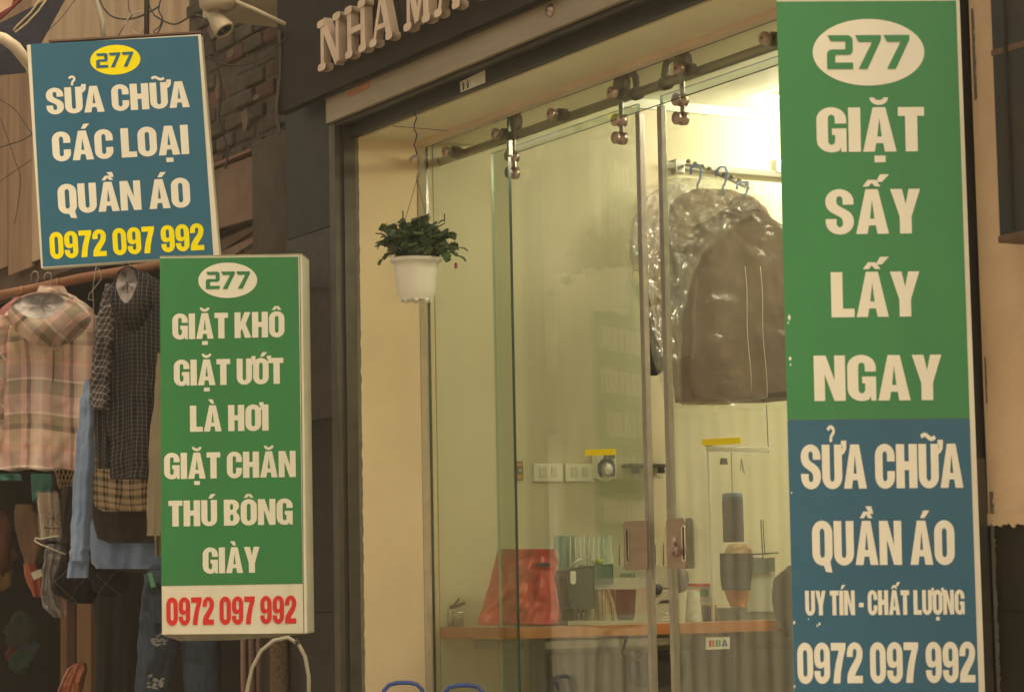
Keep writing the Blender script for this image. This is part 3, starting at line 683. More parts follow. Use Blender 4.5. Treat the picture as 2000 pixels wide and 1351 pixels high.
# ---- tall banner
p0 = atd(1710, 675, 5.18); n = facing(0).normalized(); PL3 = (p0, n)
bn = thing('tall_banner', 'tall green and blue banner with 277 oval, hanging before the right of the doors', 'banner', onp(1735,1440,*PL3))
L_, R_ = lambda y: 1517+(1552-1517)*y/1351, lambda y: 1867+(1911.5-1867)*y/1351
def rag(side, y0, y1, n_=1):
    return [(side(y0+(y1-y0)*k/n_), y0+(y1-y0)*k/n_) for k in range(n_+1)]
yb = 818
part('banner_sheet', MB().slab(quad([(L_(1480)-.5,1480),(R_(1480)+13,1480),(R_(-6)+7,-6),(L_(-6),-6)],PL3), -n*.003), M['cream_pvc'], bn)
part('green_panel', MB().slab(quad([(L_(820)-.6,820),(R_(816),816),(R_(2),2),(L_(4)-.6,4)],PL3,.0012), -n*.0011), M['green'], bn)
part('blue_panel', MB().slab(quad([(L_(1480)-.6,1480),(R_(1480),1480),(R_(816),816.6),(L_(820)-.6,820.6)],PL3,.0012), -n*.0011), mat('blue_vinyl_banner', (.004,.114,.195), .45, scale=3.0, c2=(.006,.094,.162), stretch=(1,1,.3)), bn)
mb = MB().slab(quad([(L_(0)-3,-4),(R_(0)+10,-8),(R_(0)+10,-24),(L_(0)-3,-20)],PL3,.004), -n*.012)
part('top_batten', mb, M['cream_pvc'], bn)
trows = [('oval', W_, (1696,103), 109, 65, 0), ('t', M['green'], 'abb', (1615.5,136), (1777,135.3), 66, 1),
 ('t', W_, 'GIẶT', (1595.5,297.7), (1806,296), 86.5), ('t', W_, 'SẤY', (1613,458), (1798.5,456), 87),
 ('t', W_, 'LẤY', (1624,620), (1797,618), 88), ('t', W_, 'NGAY', (1590.5,783), (1840,781), 88.5),
 ('t', W_, 'SỬA CHỮA', (1565,954.5), (1881.5,952), 86), ('t', W_, 'QUẦN ÁO', (1587,1103), (1865,1102), 86),
 ('t', W_, 'UY TÍN - CHẤT LƯỢNG', (1573,1201), (1884,1199), 48), ('t', W_, '0972 097 992', (1558,1334), (1905.5,1331.5), 79)]
lines(bn, PL3, trows, (-.022,-1))
# worn chips along the left edge
chip = MB()
for (x, y, s_) in ((1541,620,7),(1539,630,4),(1543,700,6),(1544,712,4),(1546,962,3),(1551,1215,5),(1552,1340,5),(1579,1208,3),(1596,1221,4),(1600,1218,5)):
    c_ = [(x+s_*.5*math.cos(t)*random.uniform(.4,1), y+s_*math.sin(t)*random.uniform(.5,1)) for t in [k*math.pi/3 for k in range(6)]]
    chip.face(quad(c_,PL3,.0018))
part('worn_chips', chip, W_, bn, kind='stuff')

# ---- dark metal box upper right
a = on(1945,300,'y',3.40); zq = on(1958,470,'y',3.40).z
mbx = thing('metal_box', 'dark rusty metal sign box on the peach wall at the upper right corner', 'metal box', (a.x+.2,3.37,zq))
part('box_shell', MB().box(a.x, a.x+.5, 3.40, 3.465, zq, 4.6), mat('blue_black_paint', (.026,.030,.034), .7, scale=5, c2=(.055,.034,.020), ramp=(.30,.62)), mbx, bevel=.004)
part('bottom_lip', MB().box(a.x-.002, a.x+.502, 3.397, 3.468, zq-.004, zq+.012), M['rust'], mbx, bevel=.003)
part('side_rib', MB().box(a.x+.045, a.x+.052, 3.392, 3.40, zq+.02, 4.6), M['black_metal'], mbx)
part('rust_band', MB().box(a.x-.001, a.x+.501, 3.3985, 3.40, on(1960,104,'y',3.4).z, on(1960,92,'y',3.4).z), M['rust'], mbx)

# ------------------------------------------------------------------ hanging flower pot
DP = 7.75
hp = atd(812, 505, DP)
pt = thing('hanging_plant', 'leafy green cactus in a white hanging pot in front of the cream reveal', 'potted plant', atd(810,584,DP))
s = DP/FPX
def pot_prof(): 
    return [(30*s,-80*s),(32*s,-76*s),(33*s,-74*s),(36*s,-70*s),(42*s,-22*s),(43*s,-6*s),(49*s,-6*s),(51*s,-2*s),(49*s,2*s),(43*s,2*s),(40*s,-4*s),(0,-6*s)]
rim = atd(812,507,DP)
o = part('pot', MB().lathe(rim,(0,0,1),pot_prof(),36).lathe(rim+Vector((0,0,-80*s)),(0,0,1),[(0,2*s),(29*s,2*s),(29*s,0)],24), M['pot'], pt)
for k in range(8):
    t = 2*math.pi*k/8+.3; c_ = rim+Vector((27*s*math.cos(t),27*s*math.sin(t),-80*s))
    part('drain_foot', MB().box(c_.x-.006,c_.x+.006,c_.y-.006,c_.y+.006,c_.z-.006,c_.z+.004), M['pot'], pt, bevel=.002)
part('soil', MB().lathe(rim+Vector((0,0,-6*s)),(0,0,1),[(0,3*s),(40*s,1*s)],20), mat('soil', (.03,.02,.012), .95), pt)
hk = atd(815,340,DP); top = atd(817,352,DP)
# hook (an S of plastic), three wires, chain to the soffit
hkp = [atd(x, y, DP) for x, y in ((802,318),(802,311),(808,305),(816,305),(822,312),(823,324),(818,338),(815,350))]
part('hook', MB().tube(hkp, .0055, 8), mat('grey_hook', (.30,.25,.18), .5), pt)
for ang in (.5, 2.6, 4.6):
    q = rim+Vector((46*s*math.cos(ang),46*s*math.sin(ang),0)); part('hanging_wire', MB().tube([atd(815,349,DP), q], .0010, 5), M['wire'], pt)
ch = [atd(812,304,DP)]
zz = ch[0].z
pts = []; zt_ = ZS-.006
for k in range(10):
    f = k/9; pts.append(Vector((ch[0].x+.004*math.sin(k*2.1), ch[0].y+.004*math.cos(k*1.7), zz+(zt_-zz)*f)))
part('twisted_wire', MB().tube(pts, .0022, 6), M['wire'], pt)
part('ceiling_hook', MB().lathe((pts[-1].x,pts[-1].y,ZS-.012),(0,0,1),[(0,0),(.006,.002),(.004,.008)],10), M['wire'], pt)
# leaf segment (flat, notched, slightly cupped)
leafm = mat('leaf_green', (.042,.095,.028), .55, scale=9, c2=(.018,.045,.015), ramp=(.3,.7))
leafm2 = mat('leaf_pale', (.09,.15,.055), .55, scale=9, c2=(.045,.08,.03))
def leaf_mesh(name, m_):
    outl = [(0,0,.16),(0,.20,.50),(0,.33,.52),(0,.37,.92),(0,.56,.66),(0,.62,1.08),(0,.82,.70),(0,.86,.95),(0,.98,.80),(0,.94,.30)]
    mb = MB(); rows = []
    for (_, t, w_) in outl:
        y = t; z = .10*math.sin(t*math.pi)-.10*t*t
        rows.append([(-.47*w_,y,z+.07*w_*w_),(0,y,z),(.47*w_,y,z+.07*w_*w_)])
    mb.grid([p for r_ in rows for p in r_], 3, len(rows)); 
    mb.grid([(p[0],p[1],p[2]-.05) for r_ in rows for p in r_], 3, len(rows))
    mb.smooth = True
    # rim
    L = [r_[0] for r_ in rows]+[rows[-1][1]]+[r_[2] for r_ in rows[::-1]]+[rows[0][1]]
    for k in range(len(L)):
        a, b = L[k], L[(k+1) % len(L)]; mb.face([a,b,(b[0],b[1],b[2]-.05),(a[0],a[1],a[2]-.05)])
    return mb.mesh(name, m_)
LM = [leaf_mesh('leaf', leafm), leaf_mesh('leaf', leafm), leaf_mesh('leaf', leafm2)]
rnd = random.Random(11)
def add_leaf(p, d, up_, size, me):
    d = d.normalized(); x = d.cross(up_).normalized(); z = x.cross(d).normalized()
    m_ = Matrix((x*size*rnd.uniform(.85,1.15), d*size, z*size)).transposed().to_4x4(); m_.translation = p
    o = bpy.data.objects.new('leaf', me); col.objects.link(o); o.parent = pt; o.matrix_local = Matrix.Translation(-wloc(pt)) @ m_
    return p + d*size*.92
for b in range(135):
    t = rnd.uniform(0, 2*math.pi); el = rnd.uniform(.35, 1.5) if b > 18 else rnd.uniform(.1,.6)
    d = Vector((math.cos(t)*math.cos(el), math.sin(t)*math.cos(el), math.sin(el)*1.0))
    r0 = rnd.uniform(.0,40*s); p = rim+Vector((r0*math.cos(t), r0*math.sin(t), rnd.uniform(-2*s, 44*s)))
    nseg = rnd.choice((2,3,3)) if el < .9 else rnd.choice((2,3))
    for k in range(nseg):
        d = (d + Vector((rnd.uniform(-.35,.35), rnd.uniform(-.35,.35), rnd.uniform(-.3,.12)-.22*k*(1-el/1.6)))).normalized()
        upv = Vector((rnd.uniform(-.6,.6), rnd.uniform(-.9,.2), .8))
        p = add_leaf(p, d, upv, rnd.uniform(.028,.040), rnd.choice(LM))
# long trailing segments on the right
rgt = Rt0
for (dz, ln) in ((.35,4),(.05,4),(.2,3),(-.05,3)):
    d = (rgt + Vector((0,0,dz))).normalized(); p = rim+rgt*22*s+Vector((0,0,rnd.uniform(5,30)*s))
    for k in range(ln):
        d = (d+Vector((rnd.uniform(-.1,.1),rnd.uniform(-.1,.1),-.14))).normalized(); p = add_leaf(p, d, Vector((0,-.4,1)), .036, LM[k % 3])
p = atd(890,512,DP)
part('flower_bud', MB().lathe(p,(0.1,0,-1),[(0,0),(.004,.003),(.006,.009),(.003,.014),(.007,.018),(0,.022)],8), mat('pink_bud', (.45,.03,.07), .5), pt)
for (px, py) in ((787,412),(868,418)):
    q = atd(px, py, DP); part('withered_stem', MB().tube([rim+Vector((0,0,40*s)), q+Vector((0,0,-.03)), q], [.003,.002,.0025], 5), mat('brown_stem', (.09,.05,.03), .8), pt)

# ------------------------------------------------------------------ plastic chairs
def chair(pxc, ytop, Y, label, sc_=1.0, z0=FL):
    c = on(pxc, ytop, 'y', Y); t = thing('plastic_chair', label, 'chair', (c.x, c.y, z0), 'blue plastic chairs by the glass front')
    fw = Rt0*.062*sc_; bk = FH*.0
    def P(u, v, z): return Vector((c.x,c.y,0)) + Rt0*u*sc_ + FH*v*sc_ + Vector((0,0,z))
    ztop = c.z
    arch = [P(-.070,0,ztop-.16),P(-.069,0,ztop-.06),P(-.062,0,ztop-.028),P(-.045,0,ztop-.010),P(-.02,0,ztop-.004),P(.02,0,ztop-.004),P(.045,0,ztop-.010),P(.062,0,ztop-.028),P(.069,0,ztop-.06),P(.070,0,ztop-.16)]
    bf = part('back_frame', MB().tube(arch, .0075, 8), M['blue_pl'], t)
    for zz in (.075,.12): part('back_slat', MB().slab([P(-.068,.004,ztop-zz-.02),P(.068,.004,ztop-zz-.02),P(.068,.004,ztop-zz),P(-.068,.004,ztop-zz)], FH*.008), M['blue_pl'], bf)
    part('seat', MB().slab([P(-.085,-.0,ztop-.27),P(.085,0,ztop-.27),P(.085,-.16,ztop-.27),P(-.085,-.16,ztop-.27)], (0,0,-.02)), M['blue_pl'], t, bevel=.008)
    part('back_frame', MB().tube([P(-.070,0,ztop-.16),P(-.08,-.01,ztop-.27)], .008, 8).tube([P(.070,0,ztop-.16),P(.08,-.01,ztop-.27)], .008, 8), M['blue_pl'], t)
    for u in (-.07,.07):
        for v in (-.02,-.14): part('leg', MB().tube([P(u,v,ztop-.28),P(u*1.15,v,z0)], .016, 8, r1=.012), M['blue_pl'], t)
chair(787, 1330, 3.56, 'blue plastic chair outside the glass, rounded back before the cream reveal', 1.0)
chair(905, 1335, 3.70, 'blue plastic chair against the fixed glass panel, only its back top showing', 1.0)
# ------------------------------------------------------------------ inside the shop
XW = XL+.001
def wallbox(mb, x0, y0, x1, y1, d, t, mi=0):
    """box on the side wall: photo pixels of the face on plane X = XL+d, depth t back to the wall"""
    a, b = on(x0,y0,'x',XL+d), on(x1,y1,'x',XL+d)
    mb.box(XL+d-t, XL+d, min(a.y,b.y), max(a.y,b.y), min(a.z,b.z), max(a.z,b.z), mi); return mb
sw = mat('switch_white', (.78,.77,.62), .35, var=.02)
sw2 = mat('switch_grey', (.58,.57,.45), .4, var=.02)  # greyer cream for the outer rockers
for (x0, x1, lab) in ((1043,1100,'left of two white wall switch plates seen through the glass'),(1105,1160,'right of two white wall switch plates, next to the round timer')):
    t = thing('switch_plate', lab, 'switch plate', on((x0+x1)/2,941,'x',XW), 'switch plates on the shop side wall')
    part('plate', wallbox(MB(), x0,905,x1,940, .012,.0115), sw, t, bevel=.002)
    w3 = (x1-x0-22)/3
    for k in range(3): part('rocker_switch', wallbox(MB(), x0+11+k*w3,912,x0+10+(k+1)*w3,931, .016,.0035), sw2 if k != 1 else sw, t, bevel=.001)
c = on(1186,917,'x',XL+.03)
t = thing('wall_timer', 'small white wall timer with a round dial right of the switch plates', 'timer', on(1184,941,'x',XW))
part('body', wallbox(MB(), 1163,878,1205,934, .03,.029), sw, t, bevel=.006)
part('body_foot', MB().lathe(on(1185,916,'x',XL+.03),(-1,0,0),[(0,0),(.040,0),(.042,.004),(.042,.029)],28), sw, t)
part('dial', MB().lathe(c,(1,0,0),[(.0,.007),(.018,.007),(.0185,.004),(.0235,.004),(.025,0)],28), mat('dial_grey', (.33,.33,.27), .4), t)
part('dial_cap', MB().lathe(c+Vector((.007,0,0)),(1,0,0),[(.017,0),(.016,.003),(0,.004)],24), sw, t)
part('display', wallbox(MB(), 1179,888,1201,896, .032,.0015), mat('display_grey', (.16,.15,.12), .4), t)
t = thing('wall_holder', 'small brown and orange holder on the wall just right of the fixed panel edge', 'holder', on(1015,938,'x',XW))
part('holder_body', wallbox(MB(), 1009,900,1022,937, .012,.0115), mat('dark_brown', (.06,.03,.02), .5), t)
for (y0, y1) in ((902,911),(925,935)): part('holder_inlay', wallbox(MB(), 1010.5,y0,1020.5,y1, .0135,.001), mat('amber', (.50,.22,.05), .5), t)
part('holder_knob', MB().lathe(on(1015.5,918,'x',XL+.012),(1,0,0),[(.007,0),(.006,.003),(0,.004)],12), M['steel'], t)
# clip rack
t = thing('clip_rack', 'dark narrow shelf with black binder clips on the side wall behind the door gap', 'rack', on(1265,918,'x',XW))
part('rack_bar', wallbox(MB(), 1228,905,1304,912, .05,.049), mat('rack_grey', (.10,.095,.07), .5), t)
for px in (1240, 1290):
    c = on(px,915,'x',XL+.055)
    k_ = part('binder_clip', MB().prism([(c.x,c.y-.014,c.z-.016),(c.x,c.y+.014,c.z-.016),(c.x,c.y+.010,c.z+.006),(c.x,c.y-.010,c.z+.006)],(.010,0,0)), M['wire'], t)
    part('clip_wire', MB().tube([(c.x+.005,c.y-.006,c.z-.016),(c.x+.005,c.y-.010,c.z-.034),(c.x+.005,c.y+.004,c.z-.036),(c.x+.005,c.y+.006,c.z-.016)], .0013, 5), M['hangwire'], k_)
# white bracket arm with clips and upright pole
t = thing('thread_stand', 'white arm and thin pole with clips standing on the sewing desk', 'stand', on(1393,1215,'x',-7.0))
a = on(1393,1217,'x',-7.0); b = on(1393,878,'x',-7.0)
part('pole', MB().tube([a,(a.x,a.y,b.z)], .0062, 10), M['white_pl'], t)
e = on(1500,884,'x',-7.0)
part('arm', MB().box(a.x-.008,a.x+.008,a.y-.006,e.y,b.z-.006,b.z+.012), M['white_pl'], t, bevel=.002)
part('pole_cap', MB().box(a.x-.01,a.x+.01,a.y-.01,a.y+.012,b.z+.012,b.z+.028), M['wire'], t)
for px, py in ((1412,899),):
    c = on(px,py,'x',-6.985); part('binder_clip', MB().prism([(c.x,c.y-.014,c.z-.014),(c.x,c.y+.014,c.z-.014),(c.x,c.y+.010,c.z+.008),(c.x,c.y-.010,c.z+.008)],(.010,0,0)), M['wire'], t)
cc = on(1448,895,'x',-6.985)
part('wire_bunch', MB().tube([cc,cc+Vector((0,-.006,-.045))], .0012, 4).tube([cc,cc+Vector((0,.004,-.05))], .0012, 4).tube([cc+Vector((0,0,.0)),cc+Vector((0,.012,-.055))], .0012, 4), M['wire'], t)
for px, y0, y1 in ((1497,790,884),(1490,1015,1085)):
    p_, q_ = on(px,y0,'x',-7.0), on(px+4,y1,'x',-7.0)
    if y0 < 900: part('drop_rod', MB().tube([p_,q_], .0018, 6), M['wire'], t)
    else: part('spool_pin', MB().tube([p_,q_], .0018, 6), M['wire'], t)
# desk
XD = -6.88; zdk = on(1200,1220,'x',XD).z
dk = thing('sewing_desk', 'long desk with an orange wood edge along the side wall of the shop', 'desk', ((XL+XD)/2,4.7,FL))
part('desk_top', MB().box(XL+.003,XD-.004,3.83,5.7,zdk-.022,zdk), M['desk_top'], dk)
part('front_edge', MB().box(XD-.0035,XD,3.826,5.7,zdk-.036,zdk+.0015), M['wood_or'], dk, bevel=.002)
part('end_edge', MB().box(XL+.003,XD-.004,3.826,3.8295,zdk-.036,zdk+.0015), M['wood_or'], dk)
for y in (3.95, 4.75, 5.6): part('leg', MB().box(XD-.10,XD-.05,y,y+.05,FL,zdk-.022), M['steel_dark'], dk)
part('cable_tray', MB().box(XL+.02,XD-.12,3.95,4.6,zdk-.075,zdk-.05), M['steel'], dk)
part('motor', MB().lathe((XD-.18,4.45,zdk-.16),(0,1,0),[(0,0),(.06,0),(.065,.02),(.065,.15),(.03,.17),(0,.17)],20), M['dark_cloth'], dk)
part('under_panel', MB().box(XD-.30,XD-.28,4.15,5.5,FL+.12,zdk-.10), mat('grey_panel', (.12,.105,.085), .7, scale=5), dk)
part('hose', MB().tube([(XD-.06,4.33,zdk-.03),(XD-.05,4.30,zdk-.09),(XD-.05,4.36,zdk-.12),(XD-.06,4.42,zdk-.08)], .006, 8), M['wire'], dk)
# label BBA hanging off the desk edge
a, b = on(1379,1268,'x',XD+.004), on(1425,1243,'x',XD+.004)
t = thing('letter_card', 'small cream card with coloured letters under the desk edge', 'card', a)
part('card', MB().box(XD+.001,XD+.004,a.y,b.y,a.z,b.z), M['cream_pvc'], t)
wd, hh = b.y-a.y, b.z-a.z
for k, (ch_, cc) in enumerate((('B',(.55,.03,.04)),('B',(.04,.30,.12)),('A',(.03,.08,.45)))):
    W2, loops = G[ch_]; mb = MB(); y0 = a.y+wd*(.12+.27*k); sx = wd*.24/W2; sz = hh*.55
    pts = [[Vector((XD+.0052,y0+x*sx,a.z+hh*.22+z*sz)) for x, z in l] for l in loops]; i = 0; mb.v += [p for l in pts for p in l]
    for tt in tessellate_polygon(pts): mb.f.append(tt); mb.mi.append(0); mb.sm.append(False)
    part('lettering', mb, mat('card_ink_%s' % 'rgb'[k], cc, .5), t)
# sewing machine
XM = -6.98
def poly(mb, pts, x, t_, mi=0): return mb.prism([on(px,py,'x',x) for px, py in pts], (-t_,0,0), mi)
mg_ = mat('machine_grey', (.36,.33,.25), .4, scale=6, var=.05); mgd = mat('machine_dark', (.045,.05,.042), .4); teal = mat('machine_teal', (.09,.13,.11), .45)
t = thing('sewing_machine', 'grey industrial sewing machine on the desk behind the left door handle', 'sewing machine', on(1230,1218,'x',XM-.05))
part('arm', poly(MB(), [(1160,1112),(1172,1106),(1310,1104),(1318,1110),(1318,1148),(1246,1150),(1160,1150)], XM, .12), mg_, t, bevel=.006)
col_ = part('column', poly(MB(), [(1246,1148),(1310,1148),(1316,1217),(1238,1217),(1243,1200)], XM+.002, .13), mg_, t, bevel=.006)
part('base_bed', poly(MB(), [(1110,1212),(1320,1210),(1320,1219),(1110,1220)], XM+.02, .17), mg_, t, bevel=.003)
part('head', poly(MB(), [(1110,1128),(1116,1112),(1160,1108),(1160,1185),(1150,1188),(1112,1186)], XM+.006, .11), mgd, t, bevel=.005)
part('head_cover', poly(MB(), [(1162,1104),(1196,1103),(1196,1138),(1162,1138)], XM+.010, .10), teal, t, bevel=.004)
part('sewing_foot', MB().tube([on(1130,1186,'x',XM-.04),on(1130,1211,'x',XM-.04)], .004, 8).tube([on(1140,1186,'x',XM-.05),on(1140,1205,'x',XM-.05)], .006, 8), M['chrome'], t)
part('thread_arch', MB().tube([on(x,y,'x',XM-.02) for x, y in ((1112,1115),(1118,1100),(1132,1092),(1148,1091),(1160,1098),(1164,1108))], .003, 6), M['chrome'], t)
part('warning_label', poly(MB(), [(1114,1115),(1125,1115),(1125,1137),(1119.5,1141),(1114,1137)], XM+.008, .001), M['cream_pvc'], t)
hw = on(1334,1132,'x',XM-.05)
part('hand_wheel', MB().lathe(on(1316,1132,'x',XM-.05),(0,1,0),[(0,0),(.030,0),(.033,.004),(.044,.008),(.046,.018),(.044,.034),(.030,.040),(0,.041)],28), mat('wheel_brown', (.12,.10,.08), .35, .3), t)
part('dial_knob', MB().lathe(on(1283,1150,'x',XM+.003),(1,0,0),[(.018,0),(.017,.010),(.006,.013),(0,.013)],20), M['wire'], t)
part('lever', poly(MB(), [(1286,1178),(1292,1172),(1308,1171),(1311,1176),(1290,1177)], XM+.006, .003), M['wire'], t)
for yy, x0 in ((1196,1300),(1203,1293),(1208,1291)): part('label_line', poly(MB(), [(x0,yy),(1312 if x0 != 1300 else 1306,yy),(1312 if x0 != 1300 else 1306,yy+2),(x0,yy+2)], XM+.0045, .0012), M['cream_pvc'], t)
for px in (1210, 1280, 1296):
    part('spool_pin', MB().tube([on(px,1104,'x',XM-.05),on(px,1062,'x',XM-.05)], .0022, 6), mat('pin_brown', (.22,.10,.06), .5), t)
part('bobbin', MB().lathe(on(1170,1098,'x',XM-.03),(0,0,1),[(0,-.01),(.014,-.01),(.014,.012),(0,.012)],14), mat('yellow_thread', (.36,.38,.05), .8), t)
mb = MB(); items, tw = layout('JUKI', .08); x0, x1, yb_, h_ = 1209, 1240, 1127, 8
for (xx, loops, _) in items:
    pts = [[on(x0+(xx+x)/tw*(x1-x0), yb_-z*h_, 'x', XM+.0012) for x, z in l] for l in loops]; i = len(mb.v); mb.v += [p for l in pts for p in l]
    for tt in tessellate_polygon(pts): mb.f.append(tuple(i+a for a in tt)); mb.mi.append(0); mb.sm.append(False)
part('lettering', mb, mat('machine_ink', (.12,.11,.09), .5), t)

# ------------------------------------------------------------------ cloth builder
def cloth_grid(rows, dep, thick, nx=28, ny=46, seed=1, fold=.010, nf=3.5, yaw=0, tilt=0.0, rag=0.0, back=True, flat=.4, cr=0.0, cf=14):
    rn = random.Random(seed); mb = MB(); ph = [rn.uniform(0,6.28) for _ in range(6)]
    c_ = rows[len(rows)//2]; p0 = atd((c_[1]+c_[2])/2, c_[0], dep); n = facing(yaw)
    n = (n + Vector((0,0,tilt))).normalized(); h = Vector((0,0,1)).cross(n).normalized()
    fr, uvs, bk = [], [], []
    for j in range(ny):
        f = j/(ny-1)*(len(rows)-1); k = min(int(f), len(rows)-2); u = f-k; 
        # catmull style smoothing
        def val(i):
            a, b, c, d = rows[max(k-1,0)][i], rows[k][i], rows[k+1][i], rows[min(k+2,len(rows)-1)][i]
            return .5*((2*b)+(-a+c)*u+(2*a-5*b+4*c-d)*u*u+(-a+3*b-3*c+d)*u**3)
        y, xl, xr = rows[k][0]*(1-u)+rows[k+1][0]*u, val(1), val(2)
        wob = (1.6*math.sin(j*.45+ph[0])+1.0*math.sin(j*.9+ph[1]))*min(1,(rows[-1][0]-rows[0][0])/260); v = j/(ny-1)
        for i in range(nx):
            s_ = i/(nx-1); px = (xl+wob*.6)*(1-s_)+(xr+wob*.6)*s_
            yy = y + (rag*math.sin(s_*17+ph[2]) if j == ny-1 else 0)*1.0
            p = onp(px, yy, p0, n); prof = (1-abs(2*s_-1)**(1/flat+.5))**.5 if abs(2*s_-1) < 1 else 0
            fo = fold*(.35+.65*v)*(math.sin(nf*math.pi*2*s_+ph[3]+1.2*math.sin(v*3+ph[4]))+.5*math.sin(nf*4.1*math.pi*s_+ph[5]+2*v)+.35*math.sin(9*v+4*s_+ph[1])*math.sin(5*s_+ph[2]))
            if cr: q_ = p*cf+Vector((seed*3.1,0,0)); fo += cr*(2.2*abs(mnoise.noise(q_))+1.1*abs(mnoise.noise(q_*2.3))-.8)
            fr.append(p + n*(thick*prof+fo*prof)); bk.append(p - n*(thick*.7*prof-fo*.4*prof))
            d = p-p0; uvs.append((d.dot(h)+fo*.35+.3*0, d.z+.012*math.sin(s_*5+ph[0])))
    mb.grid(fr, nx, ny, uvs=uvs)
    if back: mb.grid(bk, nx, ny, uvs=uvs)
    # close hem and top
    for j in (0, ny-1):
        for i in range(nx-1):
            a = j*nx+i; mb.face([fr[a],fr[a+1],bk[a+1],bk[a]]); mb.uv[len(mb.f)-1] = [uvs[a],uvs[a+1],uvs[a+1],uvs[a]]
    return mb
def hanger(mb_pts, r=.0022): return MB().tube(mb_pts, r, 6)

# wall rail and hanging arm
t = thing('hanging_rack', 'steel wall rail with a notched clothes arm above the wrapped garments', 'clothes rack', on(1410,330,'x',XW))
a, b = on(1300,322,'x',XL+.03), on(1560,342,'x',XL+.03)
part('wall_rail', MB().box(XL+.012,XL+.03,a.y,b.y+.3,a.z-.012,a.z+.012), M['chrome'], t, bevel=.002)
for px in (1330,1527): part('rail_bracket', wallbox(MB(), px-10,310,px+8,338, .036,.034), M['steel'], t, bevel=.002)
q0 = on(1340,322,'x',XL+.04); q1 = atd(1462,368,8.25)
part('arm', MB().tube([q0,(q0*.6+q1*.4)+Vector((0,0,.012)),q1], .006, 8), M['rail'], t)
for k in range(9):
    f = k/8.5+.04; p_ = q0.lerp(q1, f)+Vector((0,0,.014)); part('arm_knob', MB().lathe(p_,(0,0,1),[(0,-.004),(.008,-.004),(.009,.004),(.004,.010),(0,.010)],10), M['steel_dark'], t)
# wrapped garments, from the back
taupe = mat('taupe_cloth', (.38,.27,.19), .95, scale=4, c2=(.27,.185,.125), sheen=.2, bump=.3, bscale=40)
brown = mat('brown_cloth', (.15,.098,.07), .95, scale=4, c2=(.10,.065,.046), sheen=.2, bump=.3, bscale=40)
whitec = mat('white_cloth', (.84,.80,.72), .9, scale=6, var=.04, bump=.3); yelc = mat('pale_yellow_cloth', (.55,.46,.22), .9, scale=5, var=.08, bump=.3)
jeansd = mat('dark_denim', (.025,.032,.050), .95, scale=40, bump=.3)
def garment(name, label, cat, parts_, hk=None, group=None):
    """parts_: list of (part name, rows, depth, thick, material, kw)"""
    nm0, rows, dep, *_ = parts_[0]
    root = thing(name, label, cat, atd((rows[-1][1]+rows[-1][2])/2, rows[-1][0], dep), group)
    for (pn, rows, dep, th, m_, kw) in parts_:
        part(pn, cloth_grid(rows, dep, th, **kw), m_, root)
    if hk: part('hanger', hanger(*hk[:1], **({'r': hk[2]} if len(hk) > 2 else {})), hk[1], root)
    return root
def hookpts(px, py, h, dep, s_=1): return [atd(px+x*s_, py+y*h, dep) for x, y in ((-13,-.62),(-13,-.85),(-5,-1.0),(4,-1.0),(8,-.78),(6,-.45),(0,-.2),(1,.12))]
GR = 'laundered clothes hanging behind the right glass door'
garment('wrapped_trousers', 'dark blue folded jeans hanging in the gap between the doors', 'trousers',
  [('trouser_leg', [(525,1257,1290),(600,1256,1294),(680,1259,1297),(722,1263,1298),(733,1270,1284)], 8.62, .02, jeansd, dict(seed=3,nf=1))], group=GR)
garment('white_shirt', 'white shirt under clear film left of the brown jacket', 'shirt',
  [('shirt_body', [(362,1290,1345),(385,1262,1350),(430,1250,1350),(520,1258,1350),(640,1280,1345),(760,1305,1345)], 8.60, .03, whitec, dict(seed=5,nf=3,cr=.010,cf=9,nx=50,ny=70)),
   ('sleeve', [(385,1262,1300),(420,1240,1296),(480,1230,1288),(525,1233,1284),(538,1262,1278)], 8.56, .02, whitec, dict(seed=6,nf=1.5)),
   ('plastic_cover', [(352,1280,1380),(372,1250,1400),(420,1226,1402),(520,1224,1400),(640,1260,1396),(745,1285,1380)], 8.45, .045, M['film2'], dict(seed=8,nf=4,fold=.015,back=False,nx=70,ny=100,cr=.022,cf=20))],
  (hookpts(1362,372,50,8.5),M['hang_blue'],.0042), GR)
garment('yellow_garment', 'pale yellow cloth hanging below the white shirt', 'cloth',
  [('cloth_body', [(515,1274,1320),(600,1280,1330),(700,1300,1380),(775,1318,1440),(790,1330,1425)], 8.52, .015, yelc, dict(seed=15,nf=2))], group=GR)
garment('taupe_jacket', 'taupe jacket under film, behind the brown jacket', 'jacket',
  [('jacket_body', [(372,1350,1432),(384,1322,1470),(410,1306,1500),(540,1303,1505),(660,1308,1505),(786,1318,1505)], 8.38, .035, taupe, dict(seed=21,nf=1.6,fold=.006,flat=.25,cr=.008,cf=9,nx=50,ny=70)),
   ('crumpled_hood_film', [(350,1310,1450),(364,1262,1484),(400,1240,1482),(440,1230,1436),(500,1230,1370),(600,1250,1338),(700,1276,1330),(775,1296,1330)], 8.0, .025, M['film3'], dict(seed=77,nf=2,fold=.008,flat=.3,back=False,nx=80,ny=130,cr=.020,cf=19)),
   ('plastic_cover', [(356,1310,1450),(374,1296,1500),(420,1296,1520),(560,1294,1520),(700,1300,1520),(796,1316,1500)], 8.30, .045, M['film'], dict(seed=23,nf=2,fold=.008,flat=.2,back=False,nx=80,ny=130,cr=.012,cf=17))],
  (hookpts(1412,376,50,8.35),M['hang_blue'],.0042), GR)
